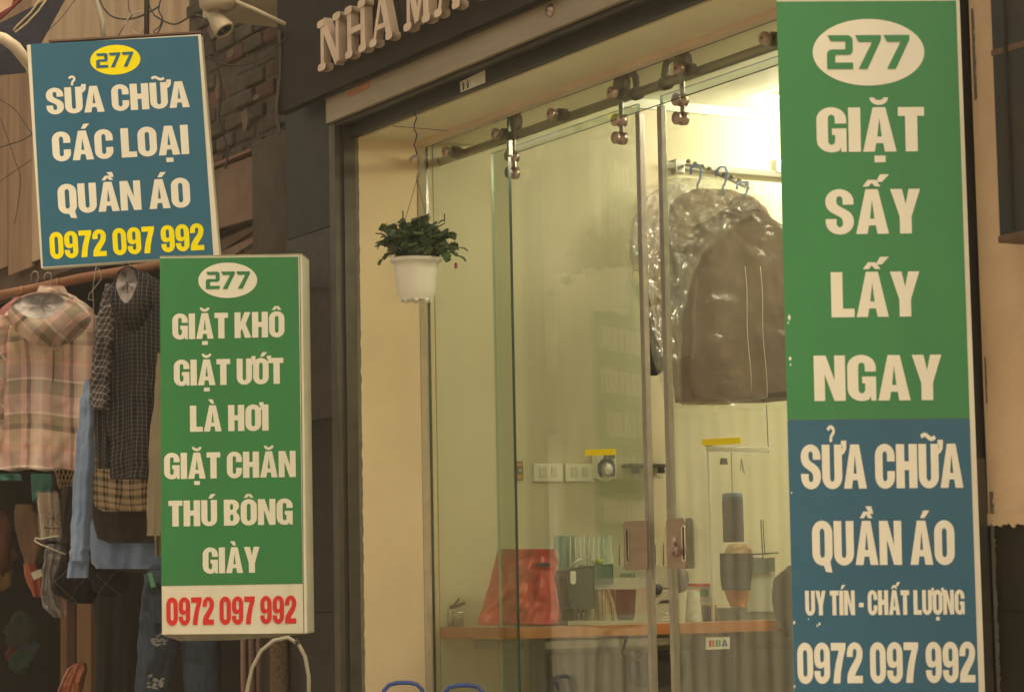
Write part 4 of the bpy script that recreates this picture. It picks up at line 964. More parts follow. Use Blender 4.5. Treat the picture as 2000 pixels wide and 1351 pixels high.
garment('brown_jacket', 'large dark brown jacket in clear film hanging nearest the banner', 'jacket',
  [('jacket_body', [(392,1436,1468),(400,1424,1486),(430,1380,1512),(446,1352,1545),(490,1336,1590),(600,1326,1600),(720,1336,1600),(778,1352,1596)], 8.16, .05, brown, dict(seed=31,nf=1.6,fold=.006,flat=.25,cr=.008,cf=9,nx=50,ny=70)),
   ('sleeve', [(446,1352,1385),(500,1330,1376),(600,1322,1372),(690,1326,1368),(705,1334,1362)], 8.14, .03, brown, dict(seed=32,nf=1)),
   ('collar', [(388,1430,1470),(396,1424,1478),(412,1420,1486)], 8.08, .03, brown, dict(seed=33,nf=1,ny=10)),
   ('plastic_cover', [(386,1400,1500),(410,1366,1530),(460,1332,1560),(600,1322,1600),(760,1350,1600),(800,1380,1596)], 8.02, .035, M['film'], dict(seed=34,nf=1.5,fold=.008,flat=.2,back=False,nx=90,ny=140,cr=.007,cf=8))],
  (hookpts(1452,392,36,8.12),M['hang_blue'],.0042), GR)
# red thin cords hanging by the covers
for k, (xt, xb, y0, y1, lab) in enumerate(((1455,1467,520,765,'left of two thin pale drawstrings on the brown jacket cover'),(1485,1498,520,775,'right of two thin pale drawstrings on the brown jacket cover'))):
    solo('drawstring', MB().tube([atd(xt+(xb-xt)*f+1.5*math.sin(f*9), y0+(y1-y0)*f, 7.93) for f in [q/14 for q in range(15)]], .0011, 5), M['cream_pvc'], lab, 'cord')
# dark shelf arm right of the jackets
a = atd(1500,777,8.05); b = atd(1590,771,7.95)
solo('shelf_arm', MB().slab([a,b,b+Vector((0,0,.022)),a+Vector((0,0,.016))], FH*.2), M['wire'], 'dark shelf arm under the brown jacket beside the banner', 'shelf arm')

# ---- things on the desk
redf = mat('red_plastic', (.55,.06,.045), .38, scale=3, c2=(.46,.04,.03), bump=.25, bscale=22, coat=.3)
rb = thing('red_bag', 'crumpled red plastic bag on the desk left of the sewing machine', 'bag', on(1005,1218,'x',-7.12))
def xdep(px, X): p_ = on(px,1200,'x',X); return (p_-EYE).dot(Fd)
part('bag_body', cloth_grid([(1072,972,1086),(1095,966,1090),(1130,958,1088),(1165,948,1096),(1200,938,1096),(1220,934,1094)], xdep(1010,-7.15), .055, seed=41, nf=2.2, fold=.018, flat=.5, nx=60, ny=60, cr=.026, cf=7), redf, rb)
part('bag_lobe', cloth_grid([(1112,1012,1078),(1140,990,1085),(1170,968,1090),(1196,940,1092),(1218,932,1090)], xdep(1010,-7.05), .03, seed=43, nf=2.5, fold=.014, nx=60, ny=50, cr=.022, cf=8), redf, rb)
part('handle_hole', MB().prism([on(1060+14*math.cos(k*math.pi/5),1102+4*math.sin(k*math.pi/5),'x',-7.055) for k in range(10)],(.004,0,0)), M['wire'], rb)
tb = thing('shopping_bag', 'pale teal bag with white strings standing behind the sewing machine', 'bag', on(1150,1218,'x',-7.2))
tealb = mat('teal_bag', (.20,.36,.27), .6, var=.08, scale=8); whb = mat('pale_bag', (.56,.62,.48), .5, scale=10, c2=(.42,.50,.38), stretch=(1,14,1.2), bump=.3)
part('bag_side', cloth_grid([(1046,1083,1108),(1100,1084,1108),(1160,1092,1112),(1216,1098,1116)], xdep(1100,-7.22), .02, seed=44, nf=1), tealb, tb)
part('bag_front', cloth_grid([(1046,1104,1194),(1100,1106,1198),(1160,1108,1206),(1218,1106,1216)], xdep(1150,-7.20), .03, seed=45, nf=3), whb, tb)
for k in range(9):
    x = 1114+k*9.2; part('string', MB().tube([on(x,1050,'x',-7.14),on(x+2*math.sin(k),1100,'x',-7.14),on(x+3*math.sin(k*2),1140,'x',-7.13)], .0016, 5), M['cream_pvc'], tb)
cg_ = thing('striped_cloth', 'small white cloth with dark red streaks in front of the shopping bag', 'cloth', on(1150,1216,'x',-7.02))
part('cloth_body', cloth_grid([(1150,1104,1192),(1180,1098,1200),(1208,1096,1206),(1217,1100,1212)], xdep(1150,-7.02), .012, seed=47, nf=4, back=False), plaid_mat('streaked_cloth', .028, .4, [(0,(150,150,120)),(.55,(120,40,35)),(.7,(160,155,125)),(.9,(110,45,40))], [(0,(150,150,120)),(.6,(170,165,135))], .25), cg_)
# jars
jarm = glass_mat('jar_glass', (.80,.84,.76), dust=.12, r0=.12, wob=.2)
for k, (px, r_, h_, lab) in enumerate(((881,.013,.055,'glass jar of buttons at the left end of the desk'),(897,.015,.052,'wider glass jar beside the button jar, scissors resting on it'))):
    p_ = on(px,1218,'y',3.87); t = thing('glass_jar', lab, 'jar', (p_.x,p_.y,zdk))
    part('jar_glass', MB().lathe((p_.x,p_.y,zdk),(0,0,1),[(0,.001),(r_,.001),(r_*1.05,.006),(r_*1.05,h_*.7),(r_*.85,h_*.82),(r_*.85,h_*.9)],20), jarm, t)
    part('lid', MB().lathe((p_.x,p_.y,zdk),(0,0,1),[(r_*.9,h_*.86),(r_*.95,h_*.87),(r_*.95,h_),(0,h_*1.02)],20), M['chrome'], t)
    part('contents', MB().lathe((p_.x,p_.y,zdk),(0,0,1),[(0,.003),(r_*.9,.003),(r_*.9,h_*.55),(0,h_*.6)],14), M['steel_dark'], t)
p_ = on(880,1190,'x',-7.0)
solo('scissors', MB().prism([on(x,y,'y',3.868) for x,y in ((874,1184),(890,1180),(908,1174),(910,1179),(892,1187),(875,1190))],(-.004,0,0)).tube([on(884,1185,'y',3.866),on(897,1168,'y',3.866)],.003,6), M['steel_dark'], 'dark scissors lying across the glass jars', 'scissors')
# spool, machine clutter at the right end of the desk
t = thing('dark_thread_roll', 'dark thread roll with blue top hanging above the desk', 'thread roll', on(1433,1060,'x',-7.0))
c = on(1433,1058,'x',-7.0); hh = on(1433,975,'x',-7.0).z-c.z
part('roll', MB().lathe(c,(0,0,1),[(0,0),(.036,0),(.037,.005),(.037,hh-.004),(.034,hh)],22), mat('dark_thread', (.020,.018,.022), .9, scale=60), t)
part('roll_cap', MB().lathe(c,(0,0,1),[(.034,hh),(.0365,hh+.002),(.035,hh+.020),(.02,hh+.024),(0,hh+.025)],22), mat('blue_thread', (.06,.15,.22), .8, scale=60), t)
part('cord', MB().tube([c+Vector((0,0,hh+.02)), (c.x, c.y, b.z if False else on(1433,884,'x',-7.0).z)], .0012, 5), M['wire'], t)
t = thing('spool_cover', 'black rounded cloth cover with orange trim on the desk clutter', 'cover', on(1438,1186,'x',-7.0))
part('cover_body', cloth_grid([(1080,1406,1470),(1100,1406,1472),(1130,1407,1468),(1152,1410,1466)], xdep(1438,-6.98), .03, seed=51, nf=1.5), M['dark_cloth'], t)
orng = mat('orange_cloth', (.52,.17,.03), .8, var=.1)
part('orange_base', cloth_grid([(1150,1414,1464),(1170,1420,1462),(1184,1426,1456)], xdep(1438,-7.0), .025, seed=52, nf=1), orng, t)
part('orange_top', cloth_grid([(1062,1424,1462),(1070,1418,1468),(1082,1414,1470)], xdep(1438,-7.0), .02, seed=53, nf=1), mat('peach_cloth', (.55,.36,.20), .8), t)
t = thing('overlock_machine', 'pale grey overlock machine at the right end of the desk', 'sewing machine', on(1490,1216,'x',-7.0))
part('machine_body', poly(MB(), [(1470,1110),(1512,1108),(1514,1190),(1462,1190),(1460,1150)], -7.02, .10), mat('overlock_grey', (.42,.42,.34), .45, var=.05), t, bevel=.006)
part('machine_top', poly(MB(), [(1472,1090),(1512,1090),(1512,1113),(1472,1113)], -7.0, .09), teal, t, bevel=.004)
part('machine_base', poly(MB(), [(1400,1188),(1520,1188),(1522,1218),(1400,1218)], -7.03, .12), mat('overlock_base', (.16,.17,.14), .5, scale=30), t, bevel=.003)
part('thread_bar', MB().tube([on(1470,1082,'x',-7.0),on(1520,1079,'x',-7.0)], .003, 6), M['wire'], t)
part('spool_pin', MB().tube([on(1486,1015,'x',-7.0),on(1490,1090,'x',-7.0)], .0022, 6), M['wire'], t)
t = thing('thread_cone', 'white thread cone on the desk left of the black cover', 'thread cone', on(1355,1216,'x',-7.0))
c = on(1355,1217,'x',-7.0); part('cone', MB().lathe(c,(0,0,1),[(0,0),(.030,0),(.031,.01),(.020,.11),(.010,.115),(0,.115)],20), mat('white_thread', (.55,.52,.40), .8, scale=50), t); part('cone_foot', MB().lathe(c,(0,0,1),[(.033,0),(.033,.006),(0,.006)],20), M['wire'], t)
for k, (px, cc, lab) in enumerate(((1376,(.05,.06,.04),'dark green thread spool beside the white cone'),(1392,(.22,.07,.04),'rust red thread spool between cone and black cover'))):
    c = on(px,1217,'x',-7.02); t = thing('thread_spool', lab, 'thread spool', c)
    part('thread', MB().lathe(c,(0,0,1),[(0,.004),(.017,.006),(.016,.06),(0,.062)],16), mat('thread_%s' % ('green','red')[k], cc, .85), t); part('spool_core', MB().lathe(c,(0,0,1),[(.019,0),(.019,.004),(0,.004)],16).lathe(c,(0,0,1),[(0,.066),(.019,.066),(.019,.062)],16), M['wood_or'], t)
t = thing('thread_box', 'small cream box with a green square behind the thread spools', 'box', on(1377,1217,'x',-7.15))
part('box_body', poly(MB(), [(1362,1143),(1392,1143),(1392,1217),(1362,1217)], -7.12, .06), M['cream_pvc'], t, bevel=.002)
part('green_square', poly(MB(), [(1368,1150),(1384,1150),(1384,1164),(1368,1164)], -7.118, .001), M['green'], t)
part('red_lid', poly(MB(), [(1359,1139),(1396,1139),(1396,1144),(1359,1144)], -7.115, .07), M['red'], t)
t = thing('dark_satchel', 'dark brown slumped bag at the desk end beside the banner', 'bag', on(1535,1240,'x',-6.8))
part('bag_body', cloth_grid([(1104,1538,1556),(1130,1512,1580),(1165,1508,1590),(1205,1514,1590),(1242,1536,1590)], xdep(1540,-6.85), .05, seed=55, nf=2), mat('brown_leather', (.045,.035,.022), .7, scale=10), t)
# ------------------------------------------------------------------ neighbouring stall on the left
ply = mat('plywood', (.40,.245,.14), .8, scale=2.2, c2=(.22,.12,.065), stretch=(5,5,.5), bump=.15, ramp=(.3,.7))
ply2 = mat('plywood_pale', (.58,.42,.27), .8, scale=1.6, c2=(.36,.23,.14), stretch=(5,5,.5), bump=.15, ramp=(.3,.7))
concrete = mat('concrete', (.13,.105,.08), .9, scale=9, c2=(.075,.06,.045), bump=.4, bscale=30)
stall = thing('clothes_stall', 'dark neighbouring clothes stall with plywood boards above its opening', 'stall', (-10,4.2,0))
z0p = on(60,520,'y',3.75).z
def board(x0, x1, z0, z1, m_, y=3.75): part('plywood_board', MB().box(x0, x1, y, y+.012, z0, z1), m_, stall)
xs = [on(px,200,'y',3.75).x for px in (-60, 16, 62, 190, 412)]
xb = [-16.0, xs[1]-.01, xs[2], xs[3]-.02, -8.55]
for i in range(4): board(xb[i]+.004, xb[i+1]-.004, z0p+(.05,.0,.02,.32)[i], 5.2, (ply,ply,ply2,ply2)[i], 3.75+.004*(i % 2))
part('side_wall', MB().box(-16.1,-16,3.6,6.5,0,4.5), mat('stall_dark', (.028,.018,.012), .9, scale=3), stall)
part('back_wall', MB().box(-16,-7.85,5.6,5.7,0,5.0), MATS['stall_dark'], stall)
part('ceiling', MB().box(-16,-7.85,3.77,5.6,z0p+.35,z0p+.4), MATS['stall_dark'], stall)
part('party_wall', MB().box(-7.86,-7.81,3.62,5.6,0,5.0), concrete, stall)
part('floor', MB().box(-16,-7.86,3.5,5.6,.0,.14), M['paving'], stall)
part('beam', MB().box(-16,-8.5,3.80,3.92,z0p-.07,z0p+.06), mat('old_beam', (.13,.075,.045), .85, scale=8), stall)
# dark timber partitions at bottom left
for k, (px, wd, c) in enumerate(((118,.07,(.20,.09,.035)),(150,.15,(.22,.10,.035)))):
    a = on(px,1200,'y',4.6); part('timber_post', MB().box(a.x,a.x+wd*1.6,4.6,4.65,0,on(px,1100,'y',4.6).z-.1*k), mat('timber_%s' % 'ab'[k], c, .7, scale=6, stretch=(4,4,.6)), stall)
# exposed brick patch between the signs
bw = thing('brick_wall', 'sooty exposed brick wall between the blue sign and the black pillar', 'wall', (-8.2,3.72,0))
part('mortar_bed', MB().box(-9.25,-7.81,3.684,3.80,2.25,4.2), mat('old_mortar', (.10,.078,.055), .95, scale=7, c2=(.04,.032,.024), bump=.5), bw)
part('lower_wall', MB().box(-8.25,-7.81,3.69,3.80,0,2.25), concrete, bw)
bcol = [mat('sooty_brick', (.085,.062,.044), .95, scale=9, c2=(.035,.027,.02), bump=.5), mat('red_brick', (.14,.055,.036), .95, scale=9, c2=(.05,.03,.022), bump=.5), mat('grey_brick', (.10,.078,.055), .95, scale=9, c2=(.045,.036,.027), bump=.5)]
rn = random.Random(5); z = 2.27; r_ = 0
while z < 4.15:
    x = -9.24 + (.10 if r_ % 2 else 0)
    while x < -7.84:
        L_b = min(.19, -7.82-x)
        if L_b > .04 and rn.random() > .08:
            dy = rn.uniform(-.012,.010); m_ = bcol[1] if rn.random() < .16 else bcol[rn.choice((0,0,2))]
            part('brick', MB().box(x+rn.uniform(0,.008), x+L_b-rn.uniform(.004,.010), 3.672+dy, 3.70, z+rn.uniform(0,.004), z+.056+rn.uniform(-.004,.004)), m_, bw, bevel=.009)
        x += .20
    z += .068; r_ += 1
for (px, py, rw, rh) in ((450,105,.05,.02),(478,232,.035,.05),(500,190,.04,.012),(424,178,.02,.05),(415,60,.05,.05)):
    c = on(px,py,'y',3.668); lp = [(c.x+rw*math.cos(t)*rn.uniform(.6,1.1), 3.667, c.z+rh*math.sin(t)*rn.uniform(.6,1.1)) for t in [k*math.pi/8 for k in range(16)]]
    part('mortar_patch', MB().prism(lp,(0,.02,0)), mat('pale_mortar', (.17,.12,.08), .95, scale=20, bump=.5), bw)
# stone post
a, b = on(500,400,'y',3.62).x, on(561,400,'y',3.60).x
solo('stone_post', MB().box(a,b-.004,3.60,3.668,0,on(530,262,'y',3.60).z), mat('stone_post', (.105,.08,.055), .9, scale=5, c2=(.06,.046,.032), bump=.35, bscale=40), 'dusty grey-brown stone post left of the black pillar', 'post', bevel=.012)
# beige board tucked behind the blue sign
a, b = on(405,330,'y',3.64), on(500,425,'y',3.64)
bb = thing('boxed_board', 'dusty pinkish board box jammed between blue sign and stone post', 'board', (a.x,3.64,b.z))
part('front_board', MB().slab([(a.x-.2,3.64,b.z+.02),(b.x,3.64,b.z-.06+.06),(b.x,3.64,a.z-.025),(a.x-.2,3.64,a.z-.01)],(0,.028,0)), mat('pink_board', (.25,.155,.105), .85, scale=5, c2=(.15,.095,.065)), bb)
part('top_slat', MB().box(a.x-.2,b.x-.01,3.625,3.66,a.z-.008,a.z+.004), mat('slat_wood', (.25,.13,.08), .8), bb)
for k in range(3):
    z_ = b.z-.06-.045*k; part('lower_slat', MB().slab([(a.x-.2,3.66,z_-.10+.05),(b.x+.01,3.66,z_-.02+.05),(b.x+.01,3.66,z_+.045),(a.x-.2,3.66,z_-.03+.045)],(0,.012,0)), (MATS['old_beam'],MATS['pink_board'],MATS['old_beam'])[k], bb)
# canopy slab above
solo('canopy_slab', MB().box(-8.30,-7.72,3.36,3.66,on(520,15,'y',3.5).z,on(520,15,'y',3.5).z+.12), mat('canopy_cream', (.55,.45,.31), .7, scale=3), 'cream canopy slab at the top edge above the brick wall', 'canopy')
# ------------------------------------------------------------------ security camera
cw = mat('camera_white', (.46,.38,.27), .5, scale=8, var=.08)
d0 = 8.3
t = thing('security_camera', 'beige outdoor security camera pointing down over the blue sign corner', 'camera', atd(440,70,d0))
A = lambda x, y, d=d0: atd(x, y, d)
part('mount_base', MB().lathe(A(425,14),(0,0,1),[(0,-.012),(.045,-.012),(.062,0),(.064,.02),(.06,.035),(0,.035)],24), cw, t)
part('arm', MB().tube([A(423,12),A(421,25),A(421,36)], .018, 12), cw, t)
ax = (A(443,66)-A(418,30)).normalized() + (-FH)*.35; ax.normalize()
hd = part('camera_body', MB().lathe(A(417,30),ax,[(0,-.012),(.016,-.01),(.024,.0),(.034,.05),(.038,.072),(.036,.078),(.030,.078),(.028,.070)],28), cw, t)
part('lens_face', MB().lathe(A(417,30)+ax*.070,ax,[(.030,0),(.030,.002),(0,.002)],24), M['black_metal'], hd)
part('lens', MB().lathe(A(417,30)+ax*.072,ax,[(.014,0),(.013,.005),(0,.007)],20), mat('lens_glass', (.02,.025,.025), .08), hd)
solo('antenna_stick', MB().tube([A(447,-2),A(500,20),A(558,48)], .0075, 10), cw, 'pale stick slanting right from the security camera', 'stick')
# ------------------------------------------------------------------ awning, pipe, ropes, cables top left
d0 = 9.3
aw = thing('tarp_awning', 'navy tarpaulin awning with a striped edge in the top left corner', 'awning', A(40,140))
part('navy_sheet', MB().slab([A(-30,60,9.2),A(-25,132,9.2),A(52,136,9.3),A(140,-25,9.4),A(60,-25,9.5)][:4], FH*.006), mat('navy_tarp', (.012,.016,.038), .7, scale=6, bump=.3), aw)
part('lower_flap', MB().slab([A(-30,100,9.1),A(-30,150,9.1),A(50,142,9.2),A(52,120,9.2)], FH*.006), MATS['navy_tarp'], aw)
part('red_edge', MB().slab([A(-30,40,9.05),A(-20,58,9.05),A(42,2,9.1),A(62,-25,9.1)], FH*.004), mat('red_edge', (.22,.035,.03), .8, scale=10), aw)
part('cream_edge', MB().slab([A(-30,0,9.0),A(-28,42,9.0),A(22,12,9.02),A(34,-25,9.02)], FH*.004), mat('cream_tarp', (.58,.38,.26), .8, scale=8), aw)
solo('plastic_pipe', MB().tube([A(-30,66,9.0),A(8,76,9.0),A(30,92,9.0),A(58,128,9.05),A(80,165,9.1)], [.022,.022,.023,.021,.021], 14), mat('pipe_bone', (.60,.50,.36), .55, scale=10, c2=(.42,.33,.23)), 'bone coloured plastic pipe poking past the top left of the blue sign', 'pipe')
rop = mat('pale_rope', (.52,.42,.24), .9, scale=60, bump=.4)
solo('pale_rope', MB().tube([A(92,-20,8.9),A(60,25,8.9),A(32,52,8.9),A(26,60,8.9),A(30,63,8.9),A(50,48,8.9),A(75,22,8.9),A(104,-20,8.9)], .004, 6), rop, 'pale rope looped around the plastic pipe', 'rope')
solo('flexible_conduit', MB().tube([A(182,-20,9.8),A(190,10,9.8),A(199,40,9.8),A(203,90,9.8)], [.011]*4, 10), M['wire_pale'], 'ribbed pale conduit running down behind the blue sign', 'conduit')
def wire(pts, r, m_, lab, d=9.2, cat='wire'):
    P_ = [A(x, y, d) for x, y in pts]; Q = []
    for i in range(len(P_)-1):
        a_, b_, c_, d_ = P_[max(i-1,0)], P_[i], P_[i+1], P_[min(i+2,len(P_)-1)]
        for k in range(6):
            u = k/6; Q.append(.5*((2*b_)+(c_-a_)*u+(2*a_-5*b_+4*c_-d_)*u*u+(d_-a_+3*b_-3*c_)*u**3))
    Q.append(P_[-1]); return solo('wire' if cat == 'wire' else 'cable', MB().tube(Q, r, 6), m_, lab, cat)
wire([(192,-5),(205,20),(225,35),(258,37),(290,25),(312,12)], .0035, M['wire'], 'thick black cable looping above the blue sign', 9.0, 'cable')
wire([(110,-5),(98,30),(80,68),(62,95)], .002, M['wire'], 'thin dark wire slanting down to the top left sign corner', 8.9)
wire([(150,-5),(120,35),(88,66),(78,82)], .0015, M['wire'], 'finer wire crossing behind the slanting wire', 9.3)
wire([(250,-5),(252,20),(258,30),(250,40),(236,62),(228,74)], .0022, M['rust'], 'rusty wire twisted down to the blue sign top', 8.8)
wire([(278,22),(255,28),(245,50),(240,72)], .0028, mat('white_cord', (.55,.46,.36), .6), 'white cord curling onto the blue sign top', 8.7)
wire([(290,-5),(292,12),(302,30),(314,38),(312,52),(300,62),(312,68)], .0022, M['wire'], 'tangled dark wire right of the sign bracket', 8.8)
wire([(315,-5),(310,20),(318,40),(308,66)], .003, M['wire'], 'dark cable dropping behind the sign bracket', 8.9, 'cable')
wire([(262,42),(258,58),(272,66),(284,52),(278,40),(266,46)], .0015, M['hangwire'], 'small curled steel wire on the sign top', 8.6)
wire([(0,195),(30,215),(58,255),(62,262),(40,275),(0,288)], .0022, M['wire'], 'dark wire bowed against the plywood left of the blue sign', 9.6)
wire([(0,230),(15,270),(28,310),(40,350),(35,400),(28,440)], .0015, M['wire'], 'thin hanging wire on the left plywood board', 9.7)
wire([(62,312),(35,330),(0,354)], .0015, M['wire'], 'short thin wire sloping left below the bowed wire', 9.6)
wire([(404,60),(420,110),(432,170),(428,230),(444,290),(440,330)], .004, M['wire'], 'dark cable sagging down the brick wall beside the blue sign', 8.55, 'cable')
wire([(560,72),(520,110),(470,128),(425,122),(402,108)], .003, M['wire'], 'thin dark wire strung across the brick wall below the camera stick', 8.45)
wire([(545,60),(548,140),(540,210),(546,262)], .006, mat('grimy_pipe', (.10,.08,.06), .8, scale=20), 'grimy thin pipe running down to the stone post', 8.5, 'pipe')
wire([(300,30),(340,48),(380,30),(410,44)], .0035, M['wire'], 'slack black cable between the sign bracket and the camera', 8.6, 'cable')
t = thing('cable_loop', 'stiff beige cable loop beneath the green sign', 'cable', A(540,1351,7.9))
part('cable_arc', MB().tube([A(x,y,7.9) for x, y in ((480,1420),(482,1350),(492,1305),(510,1270),(535,1250),(562,1244),(582,1256),(596,1282),(603,1320),(604,1420))], .0068, 10), M['wire_pale'], t)
part('cable_tie', MB().tube([A(577,1249,7.9),A(583,1257,7.9)], .0085, 10), M['steel_dark'], t)
# poles and mesh roll under the green sign
pk = mat('pink_pole', (.36,.20,.15), .7, scale=8, stretch=(6,6,.6)); 
for k, (px, lab) in enumerate(((475,'left of three slim pinkish poles under the green sign'),(491,'middle of three slim pinkish poles under the green sign'),(506,'right one of three slim pinkish poles, next to the mesh roll'))):
    a = A(px,1236,8.9+.05*k); solo('pink_pole', MB().tube([(a.x,a.y,.14),(a.x,a.y,a.z+.1)], .011, 10), pk, lab, 'pole', 'slim poles standing under the green sign')
a = A(546,1236,8.5); mr_ = MB(); nseg = 60
mr_.lathe((a.x,a.y,.14),(0,0,1),[(.034+(.0025 if k % 2 else 0), k*(a.z-.14+.02)/90) for k in range(91)],18)
solo('mesh_roll', mr_, mat('mesh_beige', (.22,.16,.095), .9, scale=90, c2=(.10,.07,.045)), 'rolled tan mesh standing between the poles and the black pillar', 'roll')

# ------------------------------------------------------------------ hanging rod and garments
t = thing('clothes_rod', 'orange brown bamboo rod holding the hangers', 'rod', A(150,550,9.9))
part('rod', MB().tube([A(-60,588,10.3),A(60,565,10.1),A(160,543,9.95),A(330,515,9.7)], .020, 12), mat('bamboo', (.30,.13,.06), .6, scale=5, c2=(.20,.085,.04)), t)
for px, py, d in ((40,569,10.12),(110,554,10.0)): part('rod_joint', MB().tube([A(px,py,d),A(px+5,py-1,d)], .0225, 12), MATS['bamboo'], t)
pinkp = plaid_mat('pink_plaid', .175, .36,
  [(0,(210,172,164)),(.16,(146,134,118)),(.42,(206,164,156)),(.56,(88,80,74)),(.66,(212,178,168)),(.74,(224,208,194))],
  [(0,(206,170,160)),(.20,(150,138,120)),(.36,(234,222,206)),(.385,(196,160,150)),(.55,(212,172,148)),(.60,(222,150,140)),(.62,(206,176,150)),(.80,(110,96,80)),(.86,(160,140,112)),(.97,(228,210,188))], .5, bump=.35)
pinkr = plaid_mat('pink_plaid_bias', .175, .36,
  [(0,(210,172,164)),(.16,(146,134,118)),(.42,(206,164,156)),(.56,(88,80,74)),(.66,(212,178,168)),(.74,(224,208,194))],
  [(0,(206,170,160)),(.20,(150,138,120)),(.36,(234,222,206)),(.385,(196,160,150)),(.60,(222,150,140)),(.62,(206,176,150)),(.80,(110,96,80)),(.86,(160,140,112)),(.97,(228,210,188))], .5, rot=.8, bump=.35)
navyc = plaid_mat('navy_check', .0165, .0165, [(0,(42,40,44)),(.84,(128,122,122))], [(0,(38,38,42)),(.86,(118,112,112))], .5, mode='MIX')
navys = plaid_mat('navy_check_sleeve', .021, .021, [(0,(72,67,70)),(.80,(176,166,160))], [(0,(70,65,68)),(.80,(170,160,154))], .5, rot=.6)
tanp = plaid_mat('tan_plaid', .052, .060, [(0,(206,180,146)),(.34,(46,40,40)),(.52,(196,160,122)),(.66,(60,52,50)),(.74,(214,190,158))], [(0,(204,178,144)),(.30,(52,46,46)),(.56,(206,160,110)),(.64,(200,176,142)),(.86,(70,60,56))], .5)
blkp = plaid_mat('black_plaid', .09, .09, [(0,(22,21,24)),(.62,(60,34,34)),(.68,(22,21,24)),(.90,(120,114,108)),(.93,(22,21,24))], [(0,(22,21,24)),(.60,(56,32,32)),(.66,(22,21,24)),(.90,(120,114,108)),(.93,(22,21,24))], .5, rot=.7)
lblue = mat('sky_blue_fleece', (.25,.37,.55), .95, scale=7, c2=(.19,.29,.45), sheen=.3, bump=.3, bscale=60)
satin = mat('grey_satin', (.42,.39,.37), .42, .0, scale=14, c2=(.22,.20,.19), bump=.7, bscale=20)
pinkf = mat('pink_felt', (.42,.17,.16), .95, var=.08)
khaki = mat('khaki_twill', (.34,.28,.18), .9, scale=6, var=.08, bump=.2)
GS = 'clothes hanging on the stall rod'
def hkS(px, py, ph, d): return [atd(px-11,py-ph*.5,d),atd(px-12,py-ph*.8,d),atd(px-6,py-ph*1.0,d),atd(px+1,py-ph*.96,d),atd(px+3,py-ph*.7,d),atd(px-1,py-ph*.3,d),atd(px,py+6,d)]
garment('pink_felt_coat', 'plain pink coat just behind the pink plaid jacket', 'coat',
  [('coat_body', [(566,48,72),(578,30,110),(600,4,150),(640,-30,160),(760,-60,150),(860,-60,140)], 10.3, .05, pinkf, dict(seed=60,nf=2))], (hkS(72,566,36,10.25),M['hangwire']), GS)
pj = garment('pink_plaid_jacket', 'pink and khaki plaid hooded jacket hung with its back to the street', 'jacket',
  [('jacket_back', [(568,78,128),(576,66,142),(592,40,168),(612,12,186),(640,-2,190),(700,0,188),(800,-4,184),(870,-6,176),(917,-8,168)], 9.95, .085, pinkp, dict(seed=61,nf=2.2,fold=.012,nx=60,ny=80,cr=.012,cf=8,rag=2)),
   ('sleeve', [(618,150,196),(650,168,204),(760,170,204),(860,160,196)], 10.02, .04, pinkr, dict(seed=62,nf=1)),
   ('sleeve', [(618,-20,22),(660,-34,14),(760,-44,10),(880,-54,6)], 9.86, .05, pinkr, dict(seed=63,nf=1)),
   ('collar', [(560,76,126),(567,74,130),(580,68,136)], 9.90, .05, pinkp, dict(seed=64,nf=1,ny=10))],
  (hkS(98,562,30,9.94),M['hangwire']), GS)
# hood: folded bowl with satin lining
def hood(root, outer, inner, dep, th, m_o, m_i, tip=None):
    nseg = 40; mb = MB(); rows = []
    p0 = atd(*outer['c'], dep); nrm = facing(0)
    def loop(spec, push, dn):
        L = []
        for k in range(nseg):
            a_ = 2*math.pi*k/nseg; x = spec['c'][0]+spec['r'][0]*math.cos(a_); y = spec['c'][1]+spec['r'][1]*math.sin(a_)
            if math.sin(a_) > 0: x = spec['c'][0]+spec['r'][0]*math.cos(a_)*(1-spec.get('pt',0)*math.sin(a_)); 
            L.append(onp(x, y, p0, nrm)+nrm*(push+dn*math.sin(a_)+.006*math.sin(3*a_)+.004*math.sin(7*a_)))
        return L
    rows = loop(outer, .0, .0)
    mid = {'c': tuple((outer['c'][i]*.55+inner['c'][i]*.45) for i in (0,1)), 'r': tuple(outer['r'][i]*.55+inner['r'][i]*.5 for i in (0,1)), 'pt': outer.get('pt',0)*.8}
    rows += loop(mid, th, .02); rows += loop(inner, th*.85, .02)
    uvs = [((p-p0).dot(Vector((0,0,1)).cross(nrm)), (p-p0).z) for p in rows]
    mb.grid(rows, nseg, 3, closed_u=True, uvs=uvs)
    part('hood', mb, m_o, root)
    mb = MB(); rows = []; K = 9
    for k in range(K):
        f = 1-k/(K-1)*.97; sp = {'c': (inner['c'][0], inner['c'][1]-inner['r'][1]*.12*(1-f)), 'r': (inner['r'][0]*f, inner['r'][1]*f), 'pt': inner.get('pt',0)*f}
        L = loop(sp, th*(.86-.45*(1-f*f)), .02*f)
        rows += [p + nrm*(.020*mnoise.noise(p*22)+.012*mnoise.noise(p*45))*(1 if k else 0) for p in L]
    mb.grid(rows, nseg, K, closed_u=True); part('hood_lining', mb, m_i, root)
hood(pj, {'c':(98,628),'r':(80,50),'pt':.25}, {'c':(84,600),'r':(50,27),'pt':.2}, 9.78, .075, pinkr, satin)
part('back_seam', MB().tube([atd(104+1.2*math.sin(k*.7), 684+k*11.5, 9.95-.1) for k in range(20)], .0022, 5), mat('seam_brown', (.16,.10,.08), .95), pj)  # seams drawn as thin dark brown tubes
part('yoke_seam', MB().tube([atd(146+k*4.6, 640+.5*k, 9.95-.088+.004*k) for k in range(9)], .0016, 5), MATS['seam_brown'], pj)
